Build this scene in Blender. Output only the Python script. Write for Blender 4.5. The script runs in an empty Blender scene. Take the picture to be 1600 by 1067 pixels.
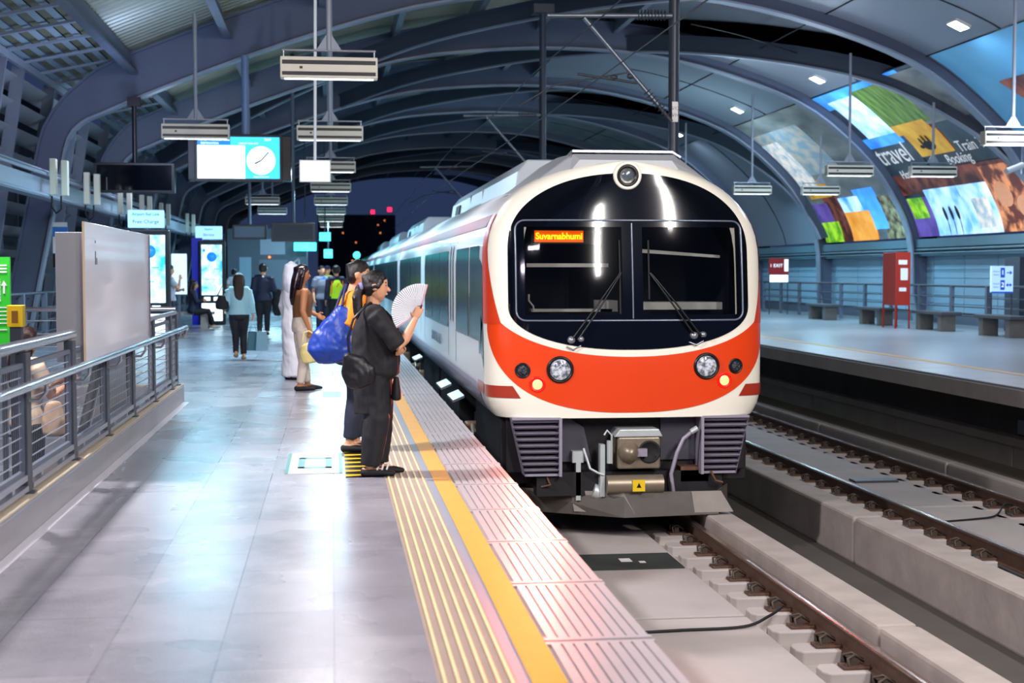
import bpy, bmesh, math, random
from mathutils import Vector, Matrix, noise
R = math.radians
scene = bpy.context.scene
COL = scene.collection
random.seed(7)

# ---------------------------------------------------------------- camera
cam_d = bpy.data.cameras.new('camera'); cam = bpy.data.objects.new('camera', cam_d); COL.objects.link(cam)
cam.location = (0, 0, 1.5)
cam_d.sensor_width = 36.0
cam_d.lens = 36.0 * 2222.0 / 1600.0
yaw = math.atan(281.0 / 2222.0); pitch = math.atan(107.5 / 2222.0)
cam.rotation_euler = (R(90) - pitch, 0, -yaw)
cam_d.clip_end = 600
cam_d.dof.use_dof = True
cam_d.dof.focus_distance = 12.6
cam_d.dof.aperture_fstop = 2.6
scene.camera = cam

# ---------------------------------------------------------------- world, exposure
scene.view_settings.view_transform = 'Standard'
scene.view_settings.look = 'None'
scene.view_settings.gamma = 1.0
scene.view_settings.use_curve_mapping = False
scene.view_settings.exposure = 0.55
scene.cycles.use_denoising = True
scene.cycles.max_bounces = 6
scene.cycles.diffuse_bounces = 3
scene.cycles.glossy_bounces = 3
scene.cycles.transmission_bounces = 6
scene.cycles.transparent_max_bounces = 8
scene.cycles.sample_clamp_indirect = 6.0
w = bpy.data.worlds.new('night_sky'); scene.world = w; w.use_nodes = True
bg = w.node_tree.nodes['Background']; bg.inputs[0].default_value = (0.05, 0.08, 0.20, 1); bg.inputs[1].default_value = 0.3

def area(name, loc, size, power, color, target=None, size_y=None, spread=180):
    d = bpy.data.lights.new(name, 'AREA'); d.energy = power; d.color = color
    d.shape = 'RECTANGLE'; d.size = size; d.size_y = size_y or size; d.spread = R(spread)
    o = bpy.data.objects.new(name, d); COL.objects.link(o); o.location = loc
    if target is not None:
        o.rotation_euler = (Vector(target) - Vector(loc)).to_track_quat('-Z', 'Y').to_euler()
    return o
def point(name, loc, r, power, color):
    d = bpy.data.lights.new(name, 'POINT'); d.energy = power; d.color = color; d.shadow_soft_size = r
    o = bpy.data.objects.new(name, d); COL.objects.link(o); o.location = loc
    return o
NEUT = (1.0, 0.95, 0.98); COOL = (0.62, 0.84, 1.0); CYAN = (0.36, 0.76, 1.0)
# hanging platform fittings, one bay (8.3 m) apart
area('platform_light', (-3.0, 10.7, 4.5), 0.45, 330, NEUT, (-0.3, 11.0, 0), 0.3)
area('platform_light', (-0.2, 5.2, 4.9), 1.2, 55, (1.0, 0.84, 0.92), (0.3, 8.0, 0), 0.3)
area('platform_light', (-2.8, 3.0, 4.6), 1.2, 60, (0.92, 0.76, 1.0), (-2.6, 6.5, 0), 0.3)
for k in range(7):
    yy = 17.9 + 8.3 * k
    area('platform_light', (-0.02, yy + 0.11, 3.89), 1.1, (95, 170, 200, 210, 210, 210, 210)[k], (NEUT, COOL, COOL, CYAN, CYAN, CYAN, CYAN)[k], (-0.02, yy + 0.11, 0), 0.07)
    if k in (1, 4, 5): area('platform_light', (-2.42, yy + 0.11, 3.89), 1.1, 190, (COOL, CYAN, CYAN)[k % 3], (-2.42, yy + 0.11, 0), 0.07)
# added fill lights out of view, for the train and track bed
area('track_fill', (4.6, 2.5, 5.6), .12, 350, (1.0, 0.97, 0.93), (3.6, 14.0, 0.3), 2.6)
area('track_fill', (7.0, 5.0, 6.6), .12, 560, (1.0, 0.93, 0.90), (7.6, 14.5, -0.9), 2.6)
# far platform downlights
for xx, yy, p in ((12.82, 25.7, 60), (12.82, 34.3, 70), (15.0, 34.3, 95), (12.82, 42.6, 70), (15.0, 42.6, 110), (15.0, 51.0, 90)):
    area('far_platform_light', (xx, yy, 3.89), 1.1, p, COOL if yy < 38 else CYAN, (xx + .5, yy, 0), 0.07)
for yy, p in ((22.1, 120), (30.0, 130), (39.0, 150), (46.8, 160), (55.5, 150)):
    area('far_platform_light', (13.5, yy, 6.75), 0.34, p, (0.72, 0.84, 1.0) if yy < 38 else COOL, (13.0, yy, 0), 0.42)
# lights added below the vault to brighten it, with no fittings
for xx, yy, p, c in ((-3.4, 29.0, 42, (0.45, 0.58, 1.0)), (-3.4, 37.5, 38, COOL), (1.5, 24.0, 30, (0.75, 0.85, 1.0)), (-3.2, 22.0, 34, (0.8, 0.82, 1.0)),
                     (8.0, 30.0, 26, (0.8, 0.88, 1.0)), (12.0, 38.0, 80, (0.75, 0.9, 1.0)), (12.0, 46.0, 90, (0.6, 0.9, 1.0)), (6.0, 55.0, 60, COOL), (13.0, 25.0, 55, (0.85, 0.88, 1.0)), (10.0, 31.5, 50, (0.8, 0.86, 1.0)), (11.5, 36.0, 22, (0.8, 0.86, 1.0))):
    area('vault_fill', (xx, yy, 3.9), 0.6, p, c, (xx, yy + 1.0, 9.0), 0.6)

for yy, p in ((20.0, 36), (28.0, 40), (36.0, 45)):
    area('wall_fill', (-4.2, yy, 4.6), 0.8, p, (0.62, 0.72, 1.0), (-6.4, yy + 2.0, 2.8), 0.2)  # added light without a fitting, brightens the louvred wall
# ---------------------------------------------------------------- helpers
def lin(h):
    h = h.lstrip('#'); c = [int(h[i:i + 2], 16) / 255 for i in (0, 2, 4)]
    return tuple((x / 12.92 if x <= 0.04045 else ((x + 0.055) / 1.055) ** 2.4) for x in c)
MATS = {}
def mat(name, color, rough=0.5, metal=0.0, var=0.12, scale=6.0, bump=0.0, emit=None, estr=0.0, alpha=None, trans=0.0, coat=0.0, bscale=None, spec=0.5):
    if name in MATS: return MATS[name]
    if isinstance(color, str): color = lin(color)
    m = bpy.data.materials.new(name); m.use_nodes = True; nt = m.node_tree; N = nt.nodes; L = nt.links
    b = N['Principled BSDF']
    b.inputs['Roughness'].default_value = rough; b.inputs['Metallic'].default_value = metal
    b.inputs['Specular IOR Level'].default_value = spec
    if coat: b.inputs['Coat Weight'].default_value = coat; b.inputs['Coat Roughness'].default_value = 0.06
    if trans: b.inputs['Transmission Weight'].default_value = trans
    tc = N.new('ShaderNodeTexCoord'); no = N.new('ShaderNodeTexNoise'); no.inputs['Scale'].default_value = scale; no.inputs['Detail'].default_value = 5
    L.new(tc.outputs['Object'], no.inputs['Vector'])
    mx = N.new('ShaderNodeMix'); mx.data_type = 'RGBA'
    mx.inputs[6].default_value = tuple(max(0, x * (1 - var)) for x in color) + (1,)
    mx.inputs[7].default_value = tuple(min(1, x * (1 + var)) for x in color) + (1,)
    L.new(no.outputs['Fac'], mx.inputs[0]); L.new(mx.outputs[2], b.inputs['Base Color'])
    if bump:
        n2 = N.new('ShaderNodeTexNoise'); n2.inputs['Scale'].default_value = bscale or scale * 4; L.new(tc.outputs['Object'], n2.inputs['Vector'])
        bp = N.new('ShaderNodeBump'); bp.inputs['Strength'].default_value = bump; bp.inputs['Distance'].default_value = 0.02
        L.new(n2.outputs['Fac'], bp.inputs['Height']); L.new(bp.outputs['Normal'], b.inputs['Normal'])
    if emit is not None:
        if isinstance(emit, str): emit = lin(emit)
        b.inputs['Emission Color'].default_value = tuple(emit) + (1,); b.inputs['Emission Strength'].default_value = estr
    if alpha is not None: b.inputs['Alpha'].default_value = alpha
    MATS[name] = m
    return m
def two_tone(name, c1, c2, scale=3.0, rough=0.35, lo=0.42, hi=0.58, estr=0.0, stretch=(1, 1, 1), detail=4, coat=0.0):
    if name in MATS: return MATS[name]
    c1 = lin(c1) if isinstance(c1, str) else c1; c2 = lin(c2) if isinstance(c2, str) else c2
    m = bpy.data.materials.new(name); m.use_nodes = True; nt = m.node_tree; N = nt.nodes; L = nt.links
    b = N['Principled BSDF']; b.inputs['Roughness'].default_value = rough
    if coat: b.inputs['Coat Weight'].default_value = coat
    tc = N.new('ShaderNodeTexCoord'); mp = N.new('ShaderNodeMapping'); mp.inputs['Scale'].default_value = stretch
    no = N.new('ShaderNodeTexNoise'); no.inputs['Scale'].default_value = scale; no.inputs['Detail'].default_value = detail
    cr = N.new('ShaderNodeValToRGB'); cr.color_ramp.elements[0].position = lo; cr.color_ramp.elements[1].position = hi
    cr.color_ramp.elements[0].color = tuple(c1) + (1,); cr.color_ramp.elements[1].color = tuple(c2) + (1,)
    L.new(tc.outputs['Object'], mp.inputs[0]); L.new(mp.outputs[0], no.inputs['Vector']); L.new(no.outputs['Fac'], cr.inputs[0]); L.new(cr.outputs[0], b.inputs['Base Color'])
    if estr: L.new(cr.outputs[0], b.inputs['Emission Color']); b.inputs['Emission Strength'].default_value = estr
    MATS[name] = m
    return m

def props(o, label=None, cat=None, group=None, kind=None):
    if label: o['label'] = label
    if cat: o['category'] = cat
    if group: o['group'] = group
    if kind: o['kind'] = kind
    return o
def thing(name, label, cat, loc=(0, 0, 0), rz=0.0, group=None):
    o = bpy.data.objects.new(name, None); COL.objects.link(o); o.empty_display_size = 0.1
    o.location = loc; o.rotation_euler = (0, 0, rz)
    return props(o, label, cat, group)
def copy_tree(o, parent=None):
    c = o.copy(); COL.objects.link(c); c.parent = parent
    for ch in list(KIDS.get(o.name, [])):
        KIDS.setdefault(c.name, []).append(copy_tree(ch, c))
    return c
KIDS = {}

class MB:
    def __init__(s): s.v = []; s.f = []; s.m = []; s.sm = []
    def add(s, vs, fs, m=0, smooth=False):
        b = len(s.v); s.v += [tuple(v) for v in vs]
        for f in fs: s.f.append(tuple(i + b for i in f)); s.m.append(m); s.sm.append(smooth)
        return s
    def box(s, x0, x1, y0, y1, z0, z1, m=0):
        x0, x1 = min(x0, x1), max(x0, x1); y0, y1 = min(y0, y1), max(y0, y1); z0, z1 = min(z0, z1), max(z0, z1)
        return s.add([(x0, y0, z0), (x1, y0, z0), (x1, y1, z0), (x0, y1, z0), (x0, y0, z1), (x1, y0, z1), (x1, y1, z1), (x0, y1, z1)],
              [(0, 3, 2, 1), (4, 5, 6, 7), (0, 1, 5, 4), (1, 2, 6, 5), (2, 3, 7, 6), (3, 0, 4, 7)], m)
    def cbox(s, c, d, m=0): return s.box(c[0] - d[0] / 2, c[0] + d[0] / 2, c[1] - d[1] / 2, c[1] + d[1] / 2, c[2] - d[2] / 2, c[2] + d[2] / 2, m)
    def bar(s, a, b, wx, wz, m=0, up=(0, 0, 1)):
        a = Vector(a); b = Vector(b); t = (b - a).normalized(); u = Vector(up)
        if abs(t.dot(u)) > 0.98: u = Vector((1, 0, 0))
        n = t.cross(u).normalized(); u = n.cross(t).normalized()
        vs = []
        for p in (a, b):
            for i, j in ((-1, -1), (1, -1), (1, 1), (-1, 1)): vs.append(p + n * (i * wx / 2) + u * (j * wz / 2))
        return s.add(vs, [(0, 1, 2, 3), (7, 6, 5, 4), (0, 4, 5, 1), (1, 5, 6, 2), (2, 6, 7, 3), (3, 7, 4, 0)], m)
    def tube(s, pts, r, n=10, m=0, smooth=True):
        pts = [Vector(p) for p in pts]; rs = r if isinstance(r, (list, tuple)) else [r] * len(pts); rings = []
        prev = None
        for i, p in enumerate(pts):
            t = (pts[min(i + 1, len(pts) - 1)] - pts[max(i - 1, 0)]).normalized()
            if prev is None:
                u = Vector((0, 0, 1)) if abs(t.z) < 0.9 else Vector((1, 0, 0))
            else: u = prev
            a = t.cross(u).normalized(); u = a.cross(t).normalized(); prev = u
            rings.append([p + (a * math.cos(2 * math.pi * k / n) + u * math.sin(2 * math.pi * k / n)) * rs[i] for k in range(n)])
        return s.loft(rings, m, smooth)
    def loft(s, rings, m=0, smooth=True, cap=True, close=True):
        n = len(rings[0]); vs = [v for r in rings for v in r]; fs = []
        for i in range(len(rings) - 1):
            for k in range(n if close else n - 1):
                a = i * n + k; b = i * n + (k + 1) % n
                fs.append((a, b, b + n, a + n))
        s.add(vs, fs, m, smooth)
        if cap and close:
            s.add(rings[0], [tuple(reversed(range(n)))], m); s.add(rings[-1], [tuple(range(n))], m)
        return s
    def lathe(s, c, axis, prof, n=24, m=0, smooth=True):
        c = Vector(c); t = Vector(axis).normalized(); u = Vector((0, 0, 1)) if abs(t.z) < 0.9 else Vector((1, 0, 0))
        a = t.cross(u).normalized(); u = a.cross(t).normalized()
        rings = [[c + t * h + (a * math.cos(2 * math.pi * k / n) + u * math.sin(2 * math.pi * k / n)) * r for k in range(n)] for h, r in prof]
        return s.loft(rings, m, smooth)
    def prism(s, poly, axis, a0, a1, m=0):   # poly in the two other axes, extruded along axis
        n = len(poly)
        def P(p, a):
            return {'x': (a, p[0], p[1]), 'y': (p[0], a, p[1]), 'z': (p[0], p[1], a)}[axis]
        vs = [P(p, a0) for p in poly] + [P(p, a1) for p in poly]
        return s.add(vs, [tuple(range(n)), tuple(reversed(range(n, 2 * n)))] + [(i, i + n, (i + 1) % n + n, (i + 1) % n) for i in range(n)], m)
    def build(s, name, mats, parent=None, bevel=0.0, fix=True):
        me = bpy.data.meshes.new(name); me.from_pydata(s.v, [], s.f)
        mats = mats if isinstance(mats, (list, tuple)) else [mats]
        for q in mats: me.materials.append(q)
        me.polygons.foreach_set('material_index', s.m); me.polygons.foreach_set('use_smooth', s.sm)
        if fix:
            bm = bmesh.new(); bm.from_mesh(me); bmesh.ops.recalc_face_normals(bm, faces=bm.faces); bm.to_mesh(me); bm.free()
        me.update()
        o = bpy.data.objects.new(name, me); COL.objects.link(o)
        if parent is not None: o.parent = parent; KIDS.setdefault(parent.name, []).append(o)
        if bevel:
            b = o.modifiers.new('bevel', 'BEVEL'); b.width = bevel; b.segments = 2; b.limit_method = 'ANGLE'; b.angle_limit = R(40); b.harden_normals = False
        return o
def struct(o): o['kind'] = 'structure'; return o
FONTN = [0]
def text(name, body, size, mtl, parent, loc, rot=(R(90), 0, 0), depth=0.004, align='CENTER', sx=1.0, label=None, bold=0.0):
    cu = bpy.data.curves.new(name, 'FONT'); cu.body = body; cu.size = size; cu.extrude = depth; cu.align_x = align; cu.align_y = 'CENTER'; cu.offset = bold
    o = bpy.data.objects.new(name, cu); COL.objects.link(o)
    dg = bpy.context.evaluated_depsgraph_get(); me = bpy.data.meshes.new_from_object(o.evaluated_get(dg))
    bpy.data.objects.remove(o); me.materials.clear(); me.materials.append(mtl)
    q = bpy.data.objects.new(name, me); COL.objects.link(q); q.location = loc; q.rotation_euler = rot; q.scale = (sx, 1, 1)
    if parent is not None: q.parent = parent; KIDS.setdefault(parent.name, []).append(q)
    return q
# ---------------------------------------------------------------- materials
M_steel = mat('painted_blue_grey_steel', '#5d6675', 0.45, 0.0, 0.12, 1.5)
M_steel_l = mat('painted_light_grey_steel', '#8e97a5', 0.4, 0.0, 0.10, 1.5)
M_steel_d = mat('dark_grey_steel', '#3c424c', 0.45, 0.0, 0.15, 2)
M_inox = mat('brushed_stainless', '#c3c7d2', 0.16, 0.9, 0.05, 30)
M_inox2 = mat('satin_grey_metal', '#a9adb8', 0.32, 0.7, 0.06, 20)
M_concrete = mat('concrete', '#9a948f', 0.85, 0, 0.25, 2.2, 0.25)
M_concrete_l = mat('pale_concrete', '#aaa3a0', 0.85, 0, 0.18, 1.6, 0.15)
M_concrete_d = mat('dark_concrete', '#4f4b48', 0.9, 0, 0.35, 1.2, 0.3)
M_black = mat('black_paint', '#0d0f14', 0.35, 0, 0.2, 5)
M_blackmatte = mat('black_rubber', '#101114', 0.7, 0, 0.2, 5)
M_white = mat('white_enamel', '#e8e8ea', 0.3, 0, 0.04, 4)
M_cream = mat('cream_enamel', '#d9d6c6', 0.35, 0, 0.06, 5)
M_rust = mat('rusty_rail_steel', '#5b4438', 0.6, 0.3, 0.35, 8, 0.2)
M_railtop = mat('polished_rail_head', '#a89488', 0.22, 0.85, 0.15, 10)
M_yellow = mat('yellow_paint', '#d9a23a', 0.5, 0, 0.1, 5)
M_yellowb = mat('bright_yellow', '#e6c11a', 0.45, 0, 0.06, 5)
M_red = mat('red_paint', '#a32a1c', 0.4, 0, 0.1, 4)

def floor_mat():
    m = bpy.data.materials.new('granite_floor_tiles'); m.use_nodes = True; nt = m.node_tree; N = nt.nodes; L = nt.links; b = N['Principled BSDF']
    tc = N.new('ShaderNodeTexCoord'); mp = N.new('ShaderNodeMapping'); mp.inputs['Rotation'].default_value = (0, 0, R(90)); L.new(tc.outputs['Object'], mp.inputs[0])
    br = N.new('ShaderNodeTexBrick'); L.new(mp.outputs[0], br.inputs['Vector'])
    br.inputs['Scale'].default_value = 1.0; br.inputs['Brick Width'].default_value = 0.9; br.inputs['Row Height'].default_value = 0.45
    br.inputs['Mortar Size'].default_value = 0.0035; br.inputs['Color1'].default_value = lin('#97969f') + (1,); br.inputs['Color2'].default_value = lin('#b1afb7') + (1,); br.inputs['Mortar'].default_value = lin('#807e88') + (1,)
    br.inputs['Bias'].default_value = 0.1
    sp = N.new('ShaderNodeTexNoise'); sp.inputs['Scale'].default_value = 90; sp.inputs['Detail'].default_value = 6; L.new(tc.outputs['Object'], sp.inputs['Vector'])
    st = N.new('ShaderNodeTexNoise'); st.inputs['Scale'].default_value = 2.2; st.inputs['Detail'].default_value = 10; st.inputs['Roughness'].default_value = 0.65; L.new(tc.outputs['Object'], st.inputs['Vector'])
    m1 = N.new('ShaderNodeMix'); m1.data_type = 'RGBA'; m1.blend_type = 'MULTIPLY'; m1.inputs[0].default_value = 0.5
    L.new(br.outputs['Color'], m1.inputs[6]); L.new(sp.outputs['Fac'], m1.inputs[7])
    m2 = N.new('ShaderNodeMix'); m2.data_type = 'RGBA'; m2.blend_type = 'OVERLAY'; m2.inputs[0].default_value = 0.55
    L.new(m1.outputs[2], m2.inputs[6]); L.new(st.outputs['Fac'], m2.inputs[7]); L.new(m2.outputs[2], b.inputs['Base Color'])
    mr = N.new('ShaderNodeMapRange'); mr.inputs['To Min'].default_value = 0.19; mr.inputs['To Max'].default_value = 0.36; rn = N.new('ShaderNodeTexNoise'); rn.inputs['Scale'].default_value = 1.1; rn.inputs['Detail'].default_value = 3; L.new(tc.outputs['Object'], rn.inputs['Vector']); L.new(rn.outputs['Fac'], mr.inputs[0]); L.new(mr.outputs[0], b.inputs['Roughness'])
    bp = N.new('ShaderNodeBump'); bp.inputs['Strength'].default_value = 0.15; bp.inputs['Distance'].default_value = 0.003; L.new(sp.outputs['Fac'], bp.inputs['Height']); L.new(bp.outputs['Normal'], b.inputs['Normal'])
    return m
M_floor = floor_mat()

# ---------------------------------------------------------------- platform 1
YN, YF = 1.0, 120.0
fl = MB()
fl.box(-1.72, 0.376, YN, YF, -0.3, 0.0)
fl.box(-8.0, -1.72, 16.75, YF, -0.3, 0.0)
fl.box(-8.0, -3.62, YN, 16.75, -0.3, 0.0)
struct(fl.build('floor', M_floor))
tp = MB()
tp.box(0.376, 0.665, YN, YF, -0.3, 0.0, 0)
for i in range(6):
    x = 0.396 + i * 0.049; tp.box(x, x + 0.013, YN, YF, -0.01, 0.006, 1)
tp.box(0.665, 0.72, YN, YF, -0.3, -0.002, 2)
M_tact = mat('tan_tactile_tile', '#a89386', 0.55, 0, 0.15, 3)
M_tactr = mat('cream_tactile_ridge', '#ead9a4', 0.45, 0, 0.1, 5)
o = tp.build('tactile_paving_strip', [M_tact, M_tactr, M_steel_l]); props(o, 'tan tactile paving strip with cream ridges along the near platform', 'tactile paving')
o = MB().box(0.72, 0.85, YN, YF, -0.3, 0.001).build('safety_line', M_yellow); props(o, 'solid yellow line between tactile strip and near platform edge', 'floor line')
M_edge = mat('pale_edge_tile', '#b6b0b3', 0.32, 0, 0.10, 2.5, 0.05)
M_edged = mat('edge_tile_groove', '#7d7880', 0.7, 0, 0.1, 5)
e = MB(); y = 1.35
while y < YF:
    e.box(0.85, 1.302, y + 0.012, y + 1.065, -0.06, -0.012, 0)
    for i in range(9):
        x = 0.87 + i * 0.048
        e.box(x, x + 0.038, y + 0.05, y + 1.03, -0.012, 0.0, 0)
    e.box(0.85, 1.302, y + 0.012, y + 0.05, -0.012, 0, 0); e.box(0.85, 1.302, y + 1.03, y + 1.065, -0.012, 0, 0)
    y += 1.08
e.box(0.85, 1.29, YN, YF, -0.3, -0.058, 1)
struct(e.build('floor_edge', [M_edge, M_edged]))
# platform body under the edge
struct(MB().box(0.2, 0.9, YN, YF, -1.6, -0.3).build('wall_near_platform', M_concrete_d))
# floor marks
M_markw = mat('white_floor_film', '#b4bfc0', 0.35, 0, 0.05, 6); M_teal = mat('teal_marking', '#2a8a80', 0.4, 0, 0.08, 6)
mk = MB(); mk.box(-0.36, 0.07, 10.66, 11.86, 0.0, 0.003, 0)
for (a, b_, c, d) in ((-0.36, -0.335, 10.66, 11.86), (0.045, 0.07, 10.66, 11.86), (-0.27, -0.01, 10.95, 11.02), (-0.27, -0.01, 11.5, 11.57), (-0.27, -0.22, 10.95, 11.57), (-0.06, -0.01, 10.95, 11.57)):
    mk.box(a, b_, c, d, 0.003, 0.0045, 1)
props(mk.build('waiting_mark', [M_markw, M_teal]), 'white square floor sticker with teal frame left of woman in black', 'floor marking')
ch = MB(); ch.box(0.09, 0.37, 10.42, 12.1, 0.0, 0.003, 0)
for i in range(7):
    y = 10.46 + i * 0.235
    ch.add([(0.09, y, 0.0045), (0.37, y + 0.1, 0.0045), (0.09, y + 0.12, 0.0045)], [(0, 1, 2)], 1)
props(ch.build('door_chevron_mark', [M_black, M_yellowb]), 'black floor sticker with yellow arrowheads under the woman in black', 'floor marking')
mk = MB(); mk.box(-0.15, 0.3, 17.0, 18.2, 0, 0.003, 0); mk.box(-0.12, 0.1, 17.2, 18.0, 0.003, 0.0045, 1)
props(mk.build('waiting_mark', [M_markw, M_teal]), 'white floor sticker beyond the woman in black near the edge', 'floor marking')

# ---------------------------------------------------------------- track bed
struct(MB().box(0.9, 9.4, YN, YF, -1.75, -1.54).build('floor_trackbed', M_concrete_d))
GAUGE = 0.7525
T1, T2 = 3.05, 7.21
s = MB(); s.box(1.0, 3.9, YN, YF, -1.54, -1.40)
struct(s.build('floor_track_base', M_concrete))
y = 2.0; i = 0
s = MB()
for (xa, xb) in ((T1 - 0.78, T1 + 0.29), (T2 - 0.5, T2 + 0.45)):
    y = 1.2
    while y < 110: s.box(xa, xb, y, y + 4.94, -1.5, -1.30); y += 5.0
struct(s.build('floor_track_slab', M_concrete_l, bevel=0.01))
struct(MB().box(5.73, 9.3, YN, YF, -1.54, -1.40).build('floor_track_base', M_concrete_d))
def kerb(x0, x1, z1, seg, off, n, mt):
    b = MB()
    for k in range(n):
        y0 = off + k * seg
        b.box(x0, x1, y0 + 0.02, y0 + seg - 0.02, -1.55, z1)
    b.box(x0 + .03, x1 - .03, off, off + n * seg, -1.55, z1 - .04)
    return struct(b.build('trim_kerb', mt, bevel=0.03))
M_kerb = mat('weathered_kerb_concrete', '#a49b95', 0.85, 0, 0.3, 3.0, 0.25)
kerb(3.90, 4.21, -1.05, 5.05, 9.15 - 10.1 + 1.2 - 0.6, 22, M_kerb)
kerb(5.40, 5.73, -1.05, 5.05, 4.1 - 0.0, 21, M_kerb)
kerb(8.12, 8.32, -1.03, 5.0, 3.0, 21, M_concrete)
# far side under the second platform
u = MB()
for k in range(24):
    y0 = 2.0 + k * 4.2; u.box(9.45, 9.5, y0 + 0.02, y0 + 4.18, -1.28, -0.92)
u.box(9.5, 9.6, YN, YF, -1.5, -0.92)
u.box(9.4, 9.62, YN, YF, -0.92, -0.80)
struct(u.build('wall_far_trench', mat('grey_trench_panel', '#958e85', 0.8, 0, 0.2, 2), bevel=0.01))
o = MB().box(9.62, 9.7, YN, 19.0, -0.78, -0.58).build('cable_tray', mat('pale_blue_grey_tray', '#6f7b88', 0.5, 0.1, 0.1, 3)); props(o, 'blue-grey cable tray cover under the far platform edge', 'cable tray')
struct(MB().prism([(8.3, -1.4), (9.45, -1.4), (9.45, -1.22), (8.5, -1.34)], 'y', YN, YF).build('floor_verge', mat('brown_verge', '#6a6258', 0.9, 0, 0.3, 2)))
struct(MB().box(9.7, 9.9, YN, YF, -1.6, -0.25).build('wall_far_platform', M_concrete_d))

# rails
def rail(x, label):
    r = thing('steel_rail', label, 'rail', (x, 0, -1.32), 0, 'running rails')
    w = [(-.07, 0), (.07, 0), (.07, .012), (.012, .03), (.012, .13), (.036, .14), (.036, .155), (-.036, .155), (-.036, .14), (-.012, .13), (-.012, .03), (-.07, .012)]
    MB().prism(w, 'y', YN, YF).build('rail_web', M_rust, r)
    MB().prism([(-.036, .155), (.036, .155), (.034, .168), (.026, .172), (-.026, .172), (-.034, .168)], 'y', YN, YF).build('rail_head', M_railtop, r)
rail(T1 - GAUGE - .08, 'steel rail nearest the near platform, under the train')
rail(T1 + GAUGE, 'steel rail right of the train, between slab and low kerb')
rail(T2 - GAUGE, 'brown rail of the empty track beside the middle concrete wall')
rail(T2 + GAUGE, 'brown rail of the empty track beside the far concrete kerb')
# rail clips
def clip(x, side, y, label, group, pad=True):
    t = thing('rail_clip', label, 'rail fastener', (x, y, -1.30), 0, group)
    s_ = side
    if pad:
        MB().prism([(s_ * .06, -.13), (s_ * .36, -.13), (s_ * .40, -.06), (s_ * .40, .06), (s_ * .36, .13), (s_ * .06, .13)], 'z', -.14, .0).build('pad', M_concrete_l, t, bevel=0.012)
    b = MB(); b.box(s_ * .05, s_ * .24, -.07, .07, -.01, .022)
    b.build('base_plate', M_rust, t, bevel=0.004)
    c = MB()
    c.tube([(s_ * .20, -.06, .03), (s_ * .21, -.055, .08), (s_ * .15, -.03, .10), (s_ * .08, -.02, .05), (s_ * .07, .02, .05), (s_ * .15, .03, .10), (s_ * .21, .055, .08), (s_ * .20, .06, .03)], .011, 6)
    c.box(s_ * .13, s_ * .18, -.03, .03, .02, .075)
    c.build('spring_clip', mat('dark_brown_clip', '#4a3f38', 0.6, 0.3, 0.3, 12), t)
    return t
def clip_row(x, side, y0, n, label, group):
    c0 = clip(x, side, y0, label, group)
    for k in range(1, n):
        c = copy_tree(c0); c.location.y = y0 + k * 0.58
clip_row(T1 + GAUGE, -1, 8.43, 12, 'rusty spring clip on pad left of the rail beside the low kerb', 'clips of the near track')
clip_row(T2 + GAUGE, -1, 13.1, 62, 'dark spring clip on pad left of the farther rail of the empty track', 'clips inside the empty track')
clip_row(T2 - GAUGE, -1, 13.1, 30, 'small brown clip left of the nearer rail of the empty track', 'clips outside the empty track')
# cables across the bed
def cable(name, pts, r, mt, label, cat='cable'):
    P = []
    pts = [Vector(p) for p in pts]
    for i in range(len(pts) - 1):
        p0 = pts[max(i - 1, 0)]; p1 = pts[i]; p2 = pts[i + 1]; p3 = pts[min(i + 2, len(pts) - 1)]
        for k in range(6):
            t = k / 6
            P.append(0.5 * ((2 * p1) + (-p0 + p2) * t + (2 * p0 - 5 * p1 + 4 * p2 - p3) * t * t + (-p0 + 3 * p1 - 3 * p2 + p3) * t ** 3))
    P.append(pts[-1])
    return props(MB().tube(P, r, 6).build(name, mt), label, cat)
cable('track_cable', [(2.3, 10.7, -1.29), (2.7, 10.72, -1.285), (3.2, 10.75, -1.28), (3.45, 10.9, -1.24), (3.62, 11.1, -1.22)], .012, M_blackmatte, 'black cable lying across the near track slab to the rail')
cable('track_cable', [(6.75, 15.1, -1.29), (7.2, 15.2, -1.285), (7.5, 15.3, -1.27), (7.75, 15.6, -1.2), (7.9, 15.7, -1.22)], .012, M_blackmatte, 'black cable lying across the empty track slab to the far rail')
o = MB().box(6.9, 7.5, 18.1, 18.35, -1.30, -1.27).build('slab_plate', M_steel_d, bevel=.004); props(o, 'dark flat plate lying on the empty track slab', 'plate')
o = MB().box(2.3, 3.3, 13.05, 13.75, -1.30, -1.285).build('track_mat', mat('dark_green_mat', '#2a3432', .7, 0, .4, 6)); props(o, 'dark green mat on the slab in front of the train', 'mat')
sc_ = MB()
for (a, b_, c, d) in ((2.75, 2.86, 13.35, 13.5), (2.92, 2.98, 13.28, 13.36)): sc_.box(a, b_, c, d, -1.284, -1.281)
props(sc_.build('paper_scrap', M_white), 'white paper scraps on the dark mat before the train', 'litter', kind='stuff')

# ---------------------------------------------------------------- platform 2
struct(MB().box(8.85, 18.2, YN, YF, -0.25, -0.03).build('floor_far_platform', M_concrete))
struct(MB().box(8.9, 18.2, YN, YF, -0.03, 0.0).build('floor_far', mat('far_platform_stone', '#8e9298', 0.3, 0, 0.12, 1.5)))
o = MB().box(9.97, 10.14, YN, YF, -0.02, 0.003).build('safety_line', M_yellow); props(o, 'yellow line along the far platform', 'floor line')
f2 = MB()
for k in range(100): f2.box(8.93, 9.9, 3 + k * 1.08, 3 + k * 1.08 + 1.06, -.02, .002)
struct(f2.build('floor_far_edge', M_edge))

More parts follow.
